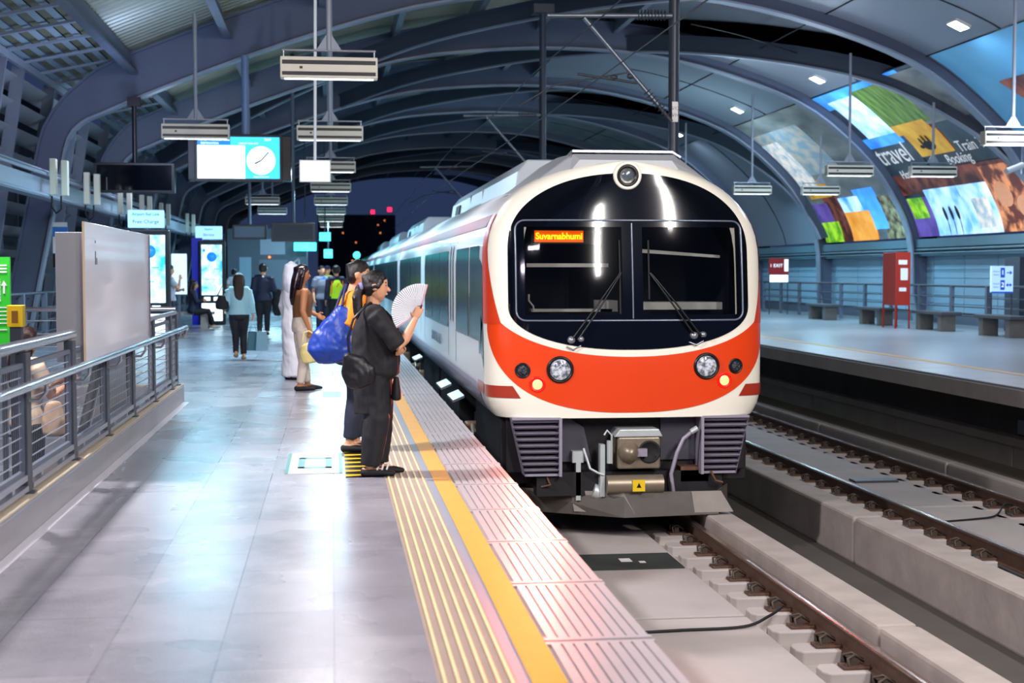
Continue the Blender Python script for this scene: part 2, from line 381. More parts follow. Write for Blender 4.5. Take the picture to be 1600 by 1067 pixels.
# benches
M_bench = mat('dark_stone_seat', '#4a4b50', .7, 0, .2, 4); M_bench2 = mat('brown_grey_stone_leg', '#6e6964', .8, 0, .2, 4)
def bench(y, label):
    t = thing('platform_bench', label, 'bench', (15.4, y, 0), 0, 'stone benches on the far platform')
    MB().box(-.05, .50, -.15, 1.75, .42, .50).build('seat', M_bench, t, bevel=.01)
    for yy in (0.0, 1.35): MB().box(0.0, .40, yy, yy + .22, 0, .42).build('leg', M_bench2, t, bevel=.01)
    return t
for y, l in ((30.9, 'low grey stone bench at the right frame edge, nearest of the far platform benches'), (34.6, 'low grey stone bench just right of the red cabinet on the far platform'),
             (38.7, 'low grey stone bench left of the red cabinet on the far platform'), (43.2, 'low grey stone bench farthest along the far platform by the steel column'), (27.2, 'low grey stone bench cut by the right frame edge')):
    if y > 28: bench(y, l)
# red cabinet
t = thing('red_cabinet', 'red boxed fire cabinet on four thin legs on the far platform', 'cabinet', (15.0, 36.6, 0))
MB().box(0, .42, 0, .9, .62, 2.05).build('body', M_red, t, bevel=.01)
for (x, yy) in ((.02, .02), (.40, .02), (.02, .88), (.40, .88)): MB().box(x - .02, x + .02, yy - .02, yy + .02, 0, .62).build('leg', M_red, t)
for (x0, x1, z0, z1) in ((.08, .32, 1.72, 1.84), (.14, .34, 1.3, 1.62), (.1, .3, 1.0, 1.1)): MB().box(x0, x1, -.012, 0, z0, z1).build('notice', mat('white_notice', '#e8e6ee', .5), t)
# second-platform railing
def long_rail(x, label, y0, y1, zt, step=2.1):
    t = thing('platform_railing', label, 'railing', (x, 0, 0))
    for (z, r) in ((zt, .03), (zt - .3, .018), (zt - .55, .018), (zt - .78, .018)):
        MB().tube([(0, y0, z), (0, y1, z)], r, 8).build('rail', M_steel_d, t)
    y = y0
    while y <= y1:
        MB().box(-.05, .05, y - .05, y + .05, 0, zt).build('post', M_steel, t); y += step
    return t
long_rail(16.55, 'grey steel railing behind the far platform benches', 26, 75, 1.15)

# far wall
M_wallp = mat('pale_blue_wall_sheet', '#8fb0c4', 0.4, 0, 0.08, 1.0)
fw = MB()
y = 20.0
while y < 110:
    fw.box(17.9, 17.98, y + .02, y + 2.05, .35, 2.0, 0)
    for z in (.6, .85, 1.1, 1.35, 1.6): fw.box(17.88, 17.9, y + .02, y + 2.05, z, z + .02, 0)
    y += 2.075
fw.box(17.98, 18.1, YN, YF, 0, 2.3, 1)
struct(fw.build('wall_right', [M_wallp, M_steel]))
tr = MB(); tr.box(17.5, 18.0, 15, YF, 2.25, 2.5); tr.box(17.6, 17.95, 15, YF, 2.0, 2.1); tr.tube([(17.5, 15, 2.18), (17.5, 110, 2.18)], .035, 8); tr.tube([(17.45, 15, 2.08), (17.45, 110, 2.08)], .025, 8)
struct(tr.build('trim_1', mat('teal_grey_trim', '#5a7480', .4, 0, .1, 2)))
# ---------------------------------------------------------------- vaulted roof
XR_ = 17.34
_CP = [(-6.55, 0.9), (-6.24, 2.4), (-5.96, 3.8), (-5.78, 4.52), (-5.45, 4.86), (-5.05, 5.04), (-4.1, 5.47), (-2.0, 6.31), (.1, 7.04), (2.5, 7.68), (5, 7.95), (7, 8.0), (9, 7.88), (11, 7.5), (13, 6.88), (14.3, 6.27), (15.4, 5.42), (16.3, 4.5), (17.0, 3.4), (17.35, 2.4), (17.4, 0.9)]
_PR = []
for _i in range(len(_CP) - 1):
    p0, p1, p2, p3 = (Vector(_CP[max(_i - 1, 0)]), Vector(_CP[_i]), Vector(_CP[_i + 1]), Vector(_CP[min(_i + 2, len(_CP) - 1)]))
    for _k in range(12):
        t = _k / 12; _PR.append(0.5 * ((2 * p1) + (p2 - p0) * t + (2 * p0 - 5 * p1 + 4 * p2 - p3) * t * t + (-p0 + 3 * p1 - 3 * p2 + p3) * t ** 3))
_PR.append(Vector(_CP[-1]))
def vpt(t, off=0.0):      # t runs 0 (left foot) .. 1 (right foot) along the arch, off is measured outwards
    f_ = max(0.0, min(1.0, t)) * (len(_PR) - 1); i = min(int(f_), len(_PR) - 2); p = _PR[i].lerp(_PR[i + 1], f_ - i)
    ta = _PR[min(i + 2, len(_PR) - 1)] - _PR[max(i - 1, 0)]; n_ = Vector((-ta.y, ta.x)).normalized()
    p = p + n_ * off
    return p.x, p.y
def tx(x):                # parameter of a given x
    lo, hi = 0.0, 1.0
    for _ in range(30):
        m_ = (lo + hi) / 2
        if vpt(m_)[0] < x: lo = m_
        else: hi = m_
    return lo
def vz(x, off=0.0): return vpt(tx(x), off)[1]
def tz_right(z):
    lo, hi = .6, 1.0
    for _ in range(30):
        m_ = (lo + hi) / 2
        if vpt(m_)[1] > z: lo = m_
        else: hi = m_
    return lo
ZB = 0.9
BAY = 8.3
def rib(name, fy, t0, t1, depth, fw_, mats, label, group, n=48, legs=True):
    """steel arch: a web plate and a bottom flange following the vault, in the (possibly oblique) plane y = fy(x)"""
    root = thing(name, label, 'roof arch', (0, 0, 0), 0, group)
    ts = [t0 + (t1 - t0) * i / n for i in range(n + 1)]
    def ring(t, o0, o1, w_):
        x0, z0 = vpt(t, o0); x1, z1 = vpt(t, o1); y0 = fy(x0); y1 = fy(x1)
        return [(x0, y0 - w_ / 2, z0), (x0, y0 + w_ / 2, z0), (x1, y1 + w_ / 2, z1), (x1, y1 - w_ / 2, z1)]
    web = MB(); web.loft([ring(t, 0.03, depth if t > .3 else min(depth, .62 + .38 * max(0, (t - .16) / .12)), 0.10) for t in ts], 0, False)
    fl_ = MB(); fl_.loft([ring(t, 0.0, 0.05, fw_) for t in ts], 0, False)
    tf = MB(); tf.loft([ring(t, depth - .05 if t > .3 else min(depth, .62 + .38 * max(0, (t - .16) / .12)) - .05, depth if t > .3 else min(depth, .62 + .38 * max(0, (t - .16) / .12)), fw_) for t in ts], 0, False)
    if legs:
        for (sx, xx) in ((-1, -6.55), (1, 17.4)):
            if (sx < 0 and t0 > .01) or (sx > 0 and t1 < .99): continue
            x0 = xx; y = fy(xx)
            zb = 0.0
            xo = xx + sx * .18
            web.prism([(x0 + sx * .03, ZB), (x0 + sx * .6, ZB), (xo + sx * .5, zb), (xo + sx * .03, zb)], 'y', y - .05, y + .05)
            fl_.prism([(x0, ZB), (x0 + sx * .05, ZB), (xo + sx * .05, zb), (xo, zb)], 'y', y - fw_ / 2, y + fw_ / 2)
    web.build('web', mats[0], root); fl_.build('bottom_flange', mats[1], root); tf.build('top_flange', mats[0], root)
    return root
M_web = mat('arch_web_paint', '#59637a', 0.5, 0, 0.12, 0.8); M_flange = mat('lit_arch_flange', '#8d97a8', 0.35, 0.1, 0.08, 1.0)  # flange paler than the web, its light put into the paint
M_ribd = mat('diagonal_rib_paint', '#414b59', 0.45, 0, 0.12, 0.8)
ords = ['nearest', 'second', 'third', 'fourth', 'fifth', 'sixth', 'seventh', 'eighth', 'ninth', 'tenth']
arches = [33.0 + BAY * k for k in range(8)]
for k, ya in enumerate(arches):
    rib('roof_arch', (lambda x, ya=ya: ya), 0.0, 1.0, 1.0 if k % 2 == 0 else .85, .34, (M_web, M_flange),
        f'blue-grey steel roof arch spanning both platforms, {ords[k]} from the front', 'steel arches across the tracks')
k = 0
for c in (41.6, 49.9, 58.2, 66.5, 83.1):
    x1 = XR_ if c in (49.9, 66.5, 83.1) else c - (33.0 if c < 50 else 49.6)
    rib('diagonal_rib', (lambda x, c=c: c - x), tx(-5.4), tx(min(x1, XR_ - 0.05)), .5, .2, (M_ribd, M_flange),
        f'slanting steel roof rib between the arches, {ords[k]} from the front', 'slanting ribs of the roof', 40, False); k += 1

# corrugated deck over the left half and the tracks
def deck(x0, x1, off, ylo, yhi, mt, name, pitch=0.32, n=22, amp=0.035):
    ts = [tx(x0) + (tx(x1) - tx(x0)) * i / n for i in range(n + 1)]
    ys = []; y = ylo
    prof = ((0, 0), (.30, 0), (.40, 1), (.90, 1), (1.0, 0))
    while y < yhi:
        for a, b_ in prof[:-1]: ys.append((y + a * pitch, b_ * amp))
        y += pitch
    vs = []; fs = []
    for (yy, h) in ys:
        for t in ts:
            x, z = vpt(t, off + h); vs.append((x, yy, z))
    m_ = n + 1
    for i in range(len(ys) - 1):
        for j in range(n): a = i * m_ + j; fs.append((a, a + 1, a + 1 + m_, a + m_))
    return MB().add(vs, fs, 0, False).build(name, mt, fix=False)
M_deck = mat('beige_metal_deck', '#9a9c8c', 0.42, 0.35, 0.10, 0.8)
struct(deck(-4.15, 8.2, 1.08, 16, 104, M_deck, 'ceiling_deck'))
M_decko = mat('dark_outer_roof', '#1e222a', 0.8, 0, 0.2, 1)
# closing skin above everything
vs = []; fs = []; n = 40
for yy in (0.0, 118.0):
    for i in range(n + 1): x, z = vpt(tx(-5.2) + (tx(17.33) - tx(-5.2)) * i / n, 1.35); vs.append((x, yy, z))
for j in range(n): fs.append((j, j + 1, j + 2 + n, j + 1 + n))
struct(MB().add(vs, fs, 0, True).build('ceiling_skin', M_decko, fix=False))
# purlins along the hall
pm = 0
for xx in (-4.15, -2.1, 0.0, 1.95, 4.0, 6.0, 8.2):
    t = tx(xx); x, z = vpt(t, .55); x2, z2 = vpt(t, 1.05)
    b = MB(); b.bar((x, 15, z), (x, 104, z), .16, .05, 0); b.bar(((x + x2) / 2, 15, (z + z2) / 2), ((x + x2) / 2, 104, (z + z2) / 2), .05, .48)
    pm += 1; struct(b.build('trim_%d' % (pm + 1), M_steel))

# smooth ceiling sheets over the far platform, darker colour standing for the unlit recesses
TF = tz_right(2.52)
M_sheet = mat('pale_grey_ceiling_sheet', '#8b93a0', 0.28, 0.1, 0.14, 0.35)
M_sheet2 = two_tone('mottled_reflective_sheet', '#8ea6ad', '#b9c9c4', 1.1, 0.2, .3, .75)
M_unlit = mat('unlit_ceiling_sheet', '#555c66', 0.6, 0, 0.15, 0.6)  # lack of light on this deck put into a darker grey
def sheet(xa, xb, y0f, y1f, off, mt, name, n=26, m_=6):
    vs = []; fs = []
    ta, tb = tx(xa), (tx(xb) if xb < XR_ - .01 else TF)
    for i in range(n + 1):
        t = ta + (tb - ta) * i / n; x, z = vpt(t, off)
        a, b_ = y0f(x), y1f(x)
        for j in range(m_ + 1): vs.append((x, a + (b_ - a) * j / m_, z))
    for i in range(n):
        for j in range(m_): a = i * (m_ + 1) + j; fs.append((a, a + 1, a + m_ + 2, a + m_ + 1))
    return MB().add(vs, fs, 0, True).build(name, mt, fix=False)
TF = tz_right(2.52)
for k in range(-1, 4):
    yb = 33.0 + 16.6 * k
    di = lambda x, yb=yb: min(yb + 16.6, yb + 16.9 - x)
    struct(sheet(8.2, 17.33, lambda x, yb=yb: yb, di, .95, M_unlit, 'ceiling_unlit'))
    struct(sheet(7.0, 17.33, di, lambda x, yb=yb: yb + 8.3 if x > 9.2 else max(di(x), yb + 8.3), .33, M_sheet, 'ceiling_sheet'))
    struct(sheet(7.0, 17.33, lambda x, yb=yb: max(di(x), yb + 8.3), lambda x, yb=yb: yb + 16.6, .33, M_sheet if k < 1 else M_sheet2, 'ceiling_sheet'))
# seams between sheets
sm = MB()
for xx in (11.6, 14.05):
    x, z = vpt(tx(xx), .31); sm.bar((x, 18, z), (x, 104, z), .03, .02)
struct(sm.build('trim_20', M_black))
for k in range(-1, 8):
    yy = 33 + 8.3 * k + 4.4
    sm = MB(); rings = []
    for i in range(21):
        t = tx(9.5) + (TF - tx(9.5)) * i / 20; x, z = vpt(t, .31); x2, z2 = vpt(t, .33)
        rings.append([(x, yy - .02, z), (x, yy + .02, z), (x2, yy + .02, z2), (x2, yy - .02, z2)])
    sm.loft(rings, 0, False); struct(sm.build('trim_%d' % (22 + k), M_black))

# downlights set in the far ceiling
M_lamp = mat('downlight_glow', '#ffffff', .4, 0, 0, 5, emit=(0.82, 0.90, 1.0), estr=14)
for k, (xx, yy) in enumerate(((13.55, 30.0), (13.5, 39.0), (13.45, 46.8), (13.45, 55.1))):
    x, z = vpt(tx(xx), .28); x2, z2 = vpt(tx(xx + .3), .28)
    ang = math.atan2(z2 - z, x2 - x)
    t = thing('downlight', ['square white downlight in the ceiling at the top right corner', 'square white downlight above the travel posters', 'square white downlight left of the travel posters, before a pale ceiling', 'small square downlight farthest along the far ceiling'][k], 'ceiling light', (x, yy, z), 0, 'far ceiling downlights')
    t.rotation_euler = (0, -ang, 0)
    MB().box(-.19, .19, -.24, .24, -.02, .06).build('frame', M_white, t)
    MB().box(-.165, .165, -.21, .21, -.026, -.018).build('diffuser', M_lamp, t)

# ---------------------------------------------------------------- left wall: mullions and curved louvre blades
M_mull = mat('mullion_paint', '#707987', 0.4, 0, 0.1, 1.2); M_blade = mat('pale_louvre_blade', '#8f929a', 0.55, 0, 0.15, 1.5)
wl = MB()
def wallp(z): return -7.28 + .150 * z
ztop = 5.9
NB = 5
for k in range(0, 52):
    yy = 16.4 + k * BAY / NB
    if k % NB == 0: continue
    zs = [0.0, 1.2, 2.4, 3.6, 4.8, ztop]
    wl.loft([[(wallp(z) - .26, yy - .05, z), (wallp(z) - .26, yy + .05, z), (wallp(z) - .0, yy + .05, z), (wallp(z) - .0, yy - .05, z)] for z in zs], 0, False)
bl = MB()
z = .35
while z < 5.8:
    xw = wallp(z)
    rings = []
    for a in range(5):
        u_ = a / 4; rings.append([(xw - .10 - .42 * u_, yy, z - .20 * math.sin(u_ * 1.5) + 0.1) for yy in (15, 104)])
    vs = [v for r in rings for v in r]; bl.add(vs, [(2 * i, 2 * i + 1, 2 * i + 3, 2 * i + 2) for i in range(4)], 0, True)
    z += .52
k = 0
for yy in [16.4 + i * BAY / NB / 2 for i in range(1, 102, 2)]:
    wl.box(wallp(2.4) - .62, wallp(2.4) - .55, yy - .02, yy + .02, 0, 4.4, 0)
struct(wl.build('wall_left', M_mull)); struct(bl.build('wall_left_louvre', M_blade, fix=False))
struct(MB().box(-8.2, -8.1, YN, YF, -1, 6.5).build('wall_left_outer', mat('dark_outer_cladding', '#20242c', .8, 0, .3, .6)))
# slatted eaves between the wall and the first purlin
ev = MB(); EA, EB = Vector((-6.45, 5.92)), Vector(vpt(tx(-4.15), .95)); EN = Vector((-(EB - EA).y, (EB - EA).x)).normalized()
def ep(u_, o_=0.0): q = EA.lerp(EB, u_) + EN * o_; return q.x, q.y
yy = 16.4
M_slat_o = mat('olive_eave_slat', '#6b6a50', .6, 0, .1, 3); M_slat_g = mat('blue_grey_eave_slat', '#8fa3ad', .5, 0, .1, 3)
while yy < 90:
    a, za = ep(0); b_, zb_ = ep(1)
    ev.bar((a, yy, za), (b_, yy, zb_), .05, .12, 0, (0, 1, 0)); yy += BAY / NB
for i in range(6):
    x, z = ep((i + .1) / 6, .08); x2, z2 = ep((i + .55) / 6, .08); x3, z3 = ep((i + 1.1) / 6, .12); x4, z4 = ep((i + .55) / 6, .12)
    ev.add([(x, 15, z), (x2, 15, z2), (x2, 100, z2), (x, 100, z)], [(0, 1, 2, 3)], 1)
    ev.add([(x4, 15, z4), (x3, 15, z3), (x3, 100, z3), (x4, 100, z4)], [(0, 1, 2, 3)], 2)
x, z = ep(0, -.05); ev.bar((x, 15, z), (x, 100, z), .10, .16, 0)
struct(ev.build('ceiling_eaves', [M_steel_l, M_slat_g, M_slat_o], fix=False))

# cable beam along the left wall with cream light boxes
t = thing('wall_cable_beam', 'pale grey cable beam running along the louvred wall', 'cable beam', (0, 0, 0))
b = MB(); b.box(-5.72, -5.45, 16, 80, 2.95, 3.3)
b.build('trough', M_steel_l, t)
b = MB(); b.tube([(-5.35, 16, 3.36), (-5.35, 80, 3.36)], .035, 8); b.tube([(-5.42, 16, 3.44), (-5.42, 80, 3.44)], .025, 8); b.tube([(-5.3, 16, 2.95), (-5.3, 80, 2.95)], .03, 8)
b.build('conduit', M_steel_l, t)
M_crm = mat('cream_box_paint', '#d8d2bd', .4, 0, .06, 4)
lb = None
for k, yy in enumerate((27.9, 31.6, 36.5, 40.5, 45.0, 53.0)):
    if lb is None:
        lb = thing('wall_light_box', 'x', 'light box', (-5.05, yy, 2.95), 0, 'cream light boxes on the cable beam')
        MB().box(0, .12, -.16, .0, 0, .66).build('housing', M_crm, lb, bevel=.01)
        MB().box(-.22, -.10, -.1, .05, .02, .70).build('back_box', M_crm, lb, bevel=.01)
        MB().tube([(-.02, -.06, 0), (-.02, -.06, -.25), (-.12, -.03, -.33), (-.2, 0, -.2), (-.2, 0, 0)], .018, 6).build('cable', M_blackmatte, lb)
        c = lb
    else: c = copy_tree(lb)
    c.location = (-5.05, yy, 2.95)
    c['label'] = ['pair of cream boxes on the cable beam before the first column', 'pair of cream boxes just behind the first column', 'pair of cream boxes above the kiosk, beyond the black sign',
                  'pair of cream boxes left of the clock screen', 'pair of cream boxes half behind the clock screen', 'pair of cream boxes farthest along the louvred wall'][k]

# ---------------------------------------------------------------- hanging fittings
def fitting(x, y, label, group, z=4.04, top=None):
    t = thing('hanging_light', label, 'hanging light', (x, y, z), 0, group)
    b = MB(); b.box(-.60, .60, 0, .22, -.13, .13); b.build('housing', M_cream, t, bevel=.01)
    b = MB(); b.box(-.575, .575, -.006, .002, .035, .085); b.box(-.575, .575, -.006, .002, -.10, -.055); b.box(-.36, -.325, -.008, .002, -.02, .01)
    b.build('slot', M_black, t)
    MB().box(-.55, .55, .06, .16, -.137, -.129).build('tube_lamp', M_tubeglow, t)
    b = MB(); b.tube([(-.58, .1, .22), (.58, .1, .22)], .016, 6); b.tube([(-.56, .1, .12), (-.56, .1, .23)], .012, 6); b.tube([(.56, .1, .12), (.56, .1, .23)], .012, 6)
    b.build('hanger', M_inox2, t)
    zt = (top if top else vz(x, .0)) - z
    b = MB(); b.tube([(0, .1, .22), (0, .1, zt)], .035, 8); b.prism([(-.16, .22), (.16, .22), (.03, .42), (-.03, .42)], 'y', .09, .11)
    b.build('rod', M_steel_l, t)
    return t
M_tubeglow = mat('tube_glow', '#ffffff', .4, 0, 0, 5, emit=(0.85, 0.93, 1.0), estr=2.2)
for k, yy in enumerate([17.9 + BAY * i for i in range(8)]):
    fitting(-.02, yy, f'cream slotted light hanging over the near platform centre, {ords[k]} from the front', 'lights over the near platform')
for k, yy in enumerate([26.2, 51.1, 59.4]):
    fitting(-2.42, yy, ['cream slotted light hanging between the black sign and the blue post', 'small slotted light hanging beyond the clock screen', 'tiny slotted light farthest over the kiosk side'][k], 'lights on the kiosk side')
for k, yy in enumerate([25.6, 34.2, 42.5, 50.8]):
    fitting(12.82, yy, ['cream slotted light hanging at the right frame edge', 'cream slotted light hanging in front of the poster with the sunlit desert', 'slotted light hanging over the far platform near the pale ceiling', 'small slotted light half hidden by the train roof'][k], 'lights along the far platform edge')
for k, yy in enumerate([34.2, 42.5]):
    fitting(15.0, yy, ['cream slotted light hanging in front of the travel lettering', 'cream slotted light hanging beside the steel column foot'][k], 'lights over the far benches')
t = thing('security_camera', 'white tube camera on a bracket at the right edge', 'camera', (14.9, 29.6, 3.75))
MB().tube([(-.32, -.1, -.05), (.1, 0, .1)], .07, 12).build('housing', M_white, t); MB().box(.08, .14, -.02, .04, -.1, .6).build('bracket', M_inox2, t)
o = MB().box(15.25, 15.5, 29.6, 29.9, 2.9, 3.75).build('equipment_box', M_black, bevel=.01); props(o, 'black equipment box beside the tube camera at the right edge', 'box')
o = MB().tube([(15.37, 29.75, 3.7), (15.37, 29.75, vz(15.37, 0))], .03, 8).build('box_rod', M_steel_l); props(o, 'thin grey rod holding the black box at the right edge', 'rod')

# ---------------------------------------------------------------- posters on the far vault
PG = thing('travel_poster', 'large collage poster of holiday pictures left of the second arch foot', 'poster', (0, 0, 0), 0, 'travel posters on the far vault')
PG2 = thing('travel_poster', 'large travel poster with beach, castle and couple pictures at right', 'poster', (0, 0, 0), 0, 'travel posters on the far vault')
PG3 = thing('travel_poster', 'blue poster with a brown wing shape at the top right corner', 'poster', (0, 0, 0), 0, 'travel posters on the far vault')
SV0, SV1 = tx(14.05), TF     # s=0 top, s=1 bottom
def patch(parent, y0, y1, s0, s1, mt, off=.26, name='picture', th=.02, slant=0.0):
    vs = []; fs = []; n, m_ = 12, 3
    for i in range(n + 1):
        s_ = s0 + (s1 - s0) * i / n; t = SV0 + (SV1 - SV0) * s_; x, z = vpt(t, off)
        for j in range(m_ + 1): vs.append((x, y0 + (y1 - y0) * j / m_ + slant * (s_ - s0), z))
    N0 = len(vs)
    for i in range(n + 1):
        s_ = s0 + (s1 - s0) * i / n; t = SV0 + (SV1 - SV0) * s_; x, z = vpt(t, off + th)
        for j in range(m_ + 1): vs.append((x, y0 + (y1 - y0) * j / m_ + slant * (s_ - s0), z))
    for i in range(n):
        for j in range(m_): a = i * (m_ + 1) + j; fs += [(a, a + 1, a + m_ + 2, a + m_ + 1), (a + N0, a + N0 + m_ + 1, a + N0 + m_ + 2, a + N0 + 1)]
    return MB().add(vs, fs, 0, True).build(name, mt, parent, fix=False)
E_ = .9
P_sky = two_tone('poster_sky', '#2f86e0', '#bfe0f5', 1.3, .3, .35, .7, E_)
P_deep = two_tone('poster_deep_sky', '#0f55c0', '#4aa0e8', 1.0, .3, .3, .7, E_)
P_des = two_tone('poster_desert', '#c5791c', '#e0a04a', 2.0, .3, .3, .7, .7)
P_green = two_tone('poster_green', '#4a8a1e', '#9ccf2a', 2.2, .3, .4, .6, .6)
P_brown = two_tone('poster_brown', '#3e1d17', '#8a4a3a', 2.2, .3, .4, .65, .35)
P_purp = two_tone('poster_purple', '#3d2a6a', '#6b57a8', 1.5, .3, .3, .7, .5)
P_beach = two_tone('poster_white_blue', '#4a9adc', '#dfeaf2', 1.6, .3, .25, .8, .9)
P_city = two_tone('poster_pale_city', '#6f93a8', '#e6d6c4', 3.5, .3, .3, .75, .7)
P_grey = two_tone('poster_grey_faded', '#5e666a', '#a5a8a4', 1.4, .3, .3, .7, .05, (1, .4, 1))
P_greyb = two_tone('poster_dark_slate', '#2b3844', '#51606c', 1.4, .3, .3, .7, .05)
P_yel = two_tone('poster_amber', '#c88a1c', '#e8b93c', 1.8, .3, .3, .7, .25)
P_skin = two_tone('poster_warm_skin', '#5a2a20', '#d98a5a', 2.2, .3, .45, .6, .5)
P_bluel = two_tone('poster_flat_blue', '#4f9ac8', '#6fb4dc', .5, .35, .2, .8, .12)
P_field = two_tone('poster_field', '#39602c', '#86a84a', 1.6, .3, .3, .7, .12, (1, 3, 1))
# poster 1 (y 41.7 .. 49.2)
patch(PG, 41.7, 49.3, 0, 1, P_grey, .28, 'backing_sheet')
patch(PG, 41.8, 43.5, .70, 1, two_tone('poster_foliage', '#3a3026', '#a8b088', 4, .3, .35, .8, .4), name='leaf_picture')
patch(PG, 43.2, 44.9, .64, .93, P_deep, .255, name='mountain_picture')
patch(PG, 44.3, 46.5, .78, 1, P_des, .25, name='desert_picture'); patch(PG, 44.7, 46.5, .68, .80, P_sky, .253, name='sky_picture')
patch(PG, 46.5, 47.9, .62, 1, P_brown, name='portrait_picture'); patch(PG, 47.4, 49.2, .84, 1, P_green, .25, name='meadow_picture'); patch(PG, 47.7, 49.2, .70, .85, P_purp, .253, name='lake_picture')
patch(PG, 46.8, 48.9, .54, .66, P_yel, .25, name='temple_picture')
patch(PG, 44.5, 49.2, .12, .50, two_tone('poster_tower_town', '#94aebc', '#cfc6ba', 3, .3, .4, .6, .1, (1, .5, 1)), .262, name='town_picture')
patch(PG, 47.5, 49.2, .20, .62, P_city, .25, name='coin_picture')
# poster 2 (y 33.6 .. 41.0)
patch(PG2, 33.5, 41.1, 0, 1, P_greyb, .28, 'backing_sheet')
patch(PG2, 34.9, 41.1, 0, .11, P_deep, .26, name='blue_band')
patch(PG2, 37.2, 40.6, .06, .36, P_beach, .255, name='wing_picture'); patch(PG2, 36.0, 38.6, .04, .32, P_field, .25, name='field_picture')
patch(PG2, 33.6, 36.4, .02, .34, P_grey, .253, name='palm_picture')
patch(PG2, 38.6, 41.1, .34, .41, P_deep, .25, name='blue_strip'); patch(PG2, 36.4, 38.6, .30, .37, P_yel, .249, name='amber_strip')
patch(PG2, 36.2, 38.3, .37, .52, P_yel, .25, name='sunset_picture'); patch(PG2, 38.3, 41.1, .41, .60, P_greyb, .25, name='title_picture')
patch(PG2, 33.5, 41.1, .60, .72, P_brown, .25, name='dark_band')
patch(PG2, 39.4, 41.1, .74, 1, P_purp, .245, name='flower_picture'); patch(PG2, 39.9, 41.0, .74, .88, P_green, .24, name='petal_picture')
patch(PG2, 37.2, 39.6, .70, 1, P_sky, .243, name='beach_picture'); patch(PG2, 35.6, 37.4, .70, 1, P_beach, .24, name='snow_picture')
patch(PG2, 35.9, 36.9, .78, .97, P_city, .235, name='town_picture')
patch(PG2, 33.5, 35.6, .62, 1, P_skin, .238, name='couple_picture')
def ptxt(s_, y, body, size, mt, parent, off=.22):
    t = SV0 + (SV1 - SV0) * s_; x, z = vpt(t, off); x2, z2 = vpt(t + .01, off)
    xa = Vector((0, -1, 0)); za = -Vector((x2 - x, 0, z2 - z)).normalized(); n_ = xa.cross(za)
    M_ = Matrix((xa, za, n_)).transposed().to_euler()
    return text('lettering', body, size, mt, parent, (x, y, z), M_)
M_txt = mat('white_lettering', '#e4e4e8', .5, emit='#e4e4e8', estr=.25)
ptxt(.47, 39.9, 'travel', 1.0, M_txt, PG2); ptxt(.50, 34.6, 'Train Ticket', .5, M_txt, PG2); ptxt(.56, 36.2, 'Booking', .45, M_txt, PG2); ptxt(.60, 39.9, 'Hotel', .4, M_txt, PG2)
# small figures in the pictures: the raised hand, two people on stilts, a couple
def blob(parent, y, s_, ry, rs, mt, off, name):
    vs = []; n = 14; t0_ = SV0 + (SV1 - SV0) * s_
    for k in range(n):
        a = 2 * math.pi * k / n; t = SV0 + (SV1 - SV0) * (s_ + rs * math.sin(a)); x, z = vpt(t, off); vs.append((x, y + ry * math.cos(a), z))
    return MB().add(vs, [tuple(range(n))]).build(name, mt, parent, fix=False)
M_sil = mat('printed_dark_figure', '#2a2622', .5, 0, .1, 6); M_face = mat('printed_warm_face', '#c98a68', .5, 0, .2, 6, emit='#c98a68', estr=.35)
for (yy, s_, ry, rs) in ((37.3, .46, .35, .03), (37.1, .425, .07, .03), (37.35, .42, .07, .032), (37.6, .43, .07, .028), (37.75, .46, .14, .012)): blob(PG2, yy, s_, ry, rs, M_sil, .235, 'hand_silhouette')
for yy in (38.0, 38.4, 38.8): blob(PG2, yy, .86, .10, .05, M_sil, .228, 'figure_silhouette'); blob(PG2, yy, .95, .03, .05, M_sil, .228, 'figure_silhouette')
blob(PG2, 34.9, .78, .42, .075, M_face, .225, 'printed_face'); blob(PG2, 34.1, .86, .36, .065, M_face, .225, 'printed_face')
patch(PG3, 24.9, 32.7, 0, 1, P_bluel, .28, 'backing_sheet'); patch(PG3, 26.4, 31.3, .22, .34, P_brown, .25, 'wing_picture', slant=-3.0)
# travel sheet frame rails
# ---------------------------------------------------------------- train
CX, YT, HW, ZT = 3.12, 14.6, 1.50, 2.68
def tw(z):
    if z < .25: return HW - .10 * ((.25 - z) / .27) ** 2
    if z <= 1.63: return HW
    q = min(1.0, (z - 1.63) / (ZT - 1.63)); return HW * max(0.0, 1 - q ** 2.3) ** (1 / 2.3)
def lean(z): return .26 * max(0.0, (z - .5) / 2.2) ** 1.6
DN, NN = .55, 4.0
def yfr(x, z):
    q = min(1.0, abs(x) / max(tw(z), 1e-4)); return YT + lean(z) + DN * (1 - (1 - q ** NN) ** (1 / NN)) + .05 * q * q
def npt(x, z, off=0.0):
    q = min(.9995, abs(x) / max(tw(z), 1e-4)); d = DN * q ** (NN - 1) * (1 - q ** NN) ** (1 / NN - 1) / max(tw(z), .3)
    n_ = Vector((math.copysign(d, x), -1, 0)).normalized()
    return (CX + x + n_.x * off, yfr(x, z) + n_.y * off, z)
def sup(c, a, b, n, x): # superellipse height at x
    return b * max(0.0, 1 - min(1, abs(x) / a) ** n) ** (1 / n)
M_cr = mat('cream_train_paint', '#f6f2e2', .28, 0, .04, 1.2, coat=.3)
M_tw = mat('silver_white_train_side', '#d6dae0', .33, .0, .05, .6, coat=.15)
M_or = mat('orange_train_paint', '#e6420c', .3, 0, .05, 1.0, coat=.5)
M_tr = mat('crimson_train_stripe', '#8a1626', .45, 0, .08, 1.0, spec=.25)
M_trr = mat('brick_red_chevron', '#a8321e', .3, 0, .06, 2, coat=.3)
M_mask = mat('black_windscreen_surround', '#070a12', .06, 0, .1, 2, coat=1.0)
M_pane = mat('tinted_windscreen_pane', '#05070c', .03, 0, .05, 2, alpha=.42, coat=.6)
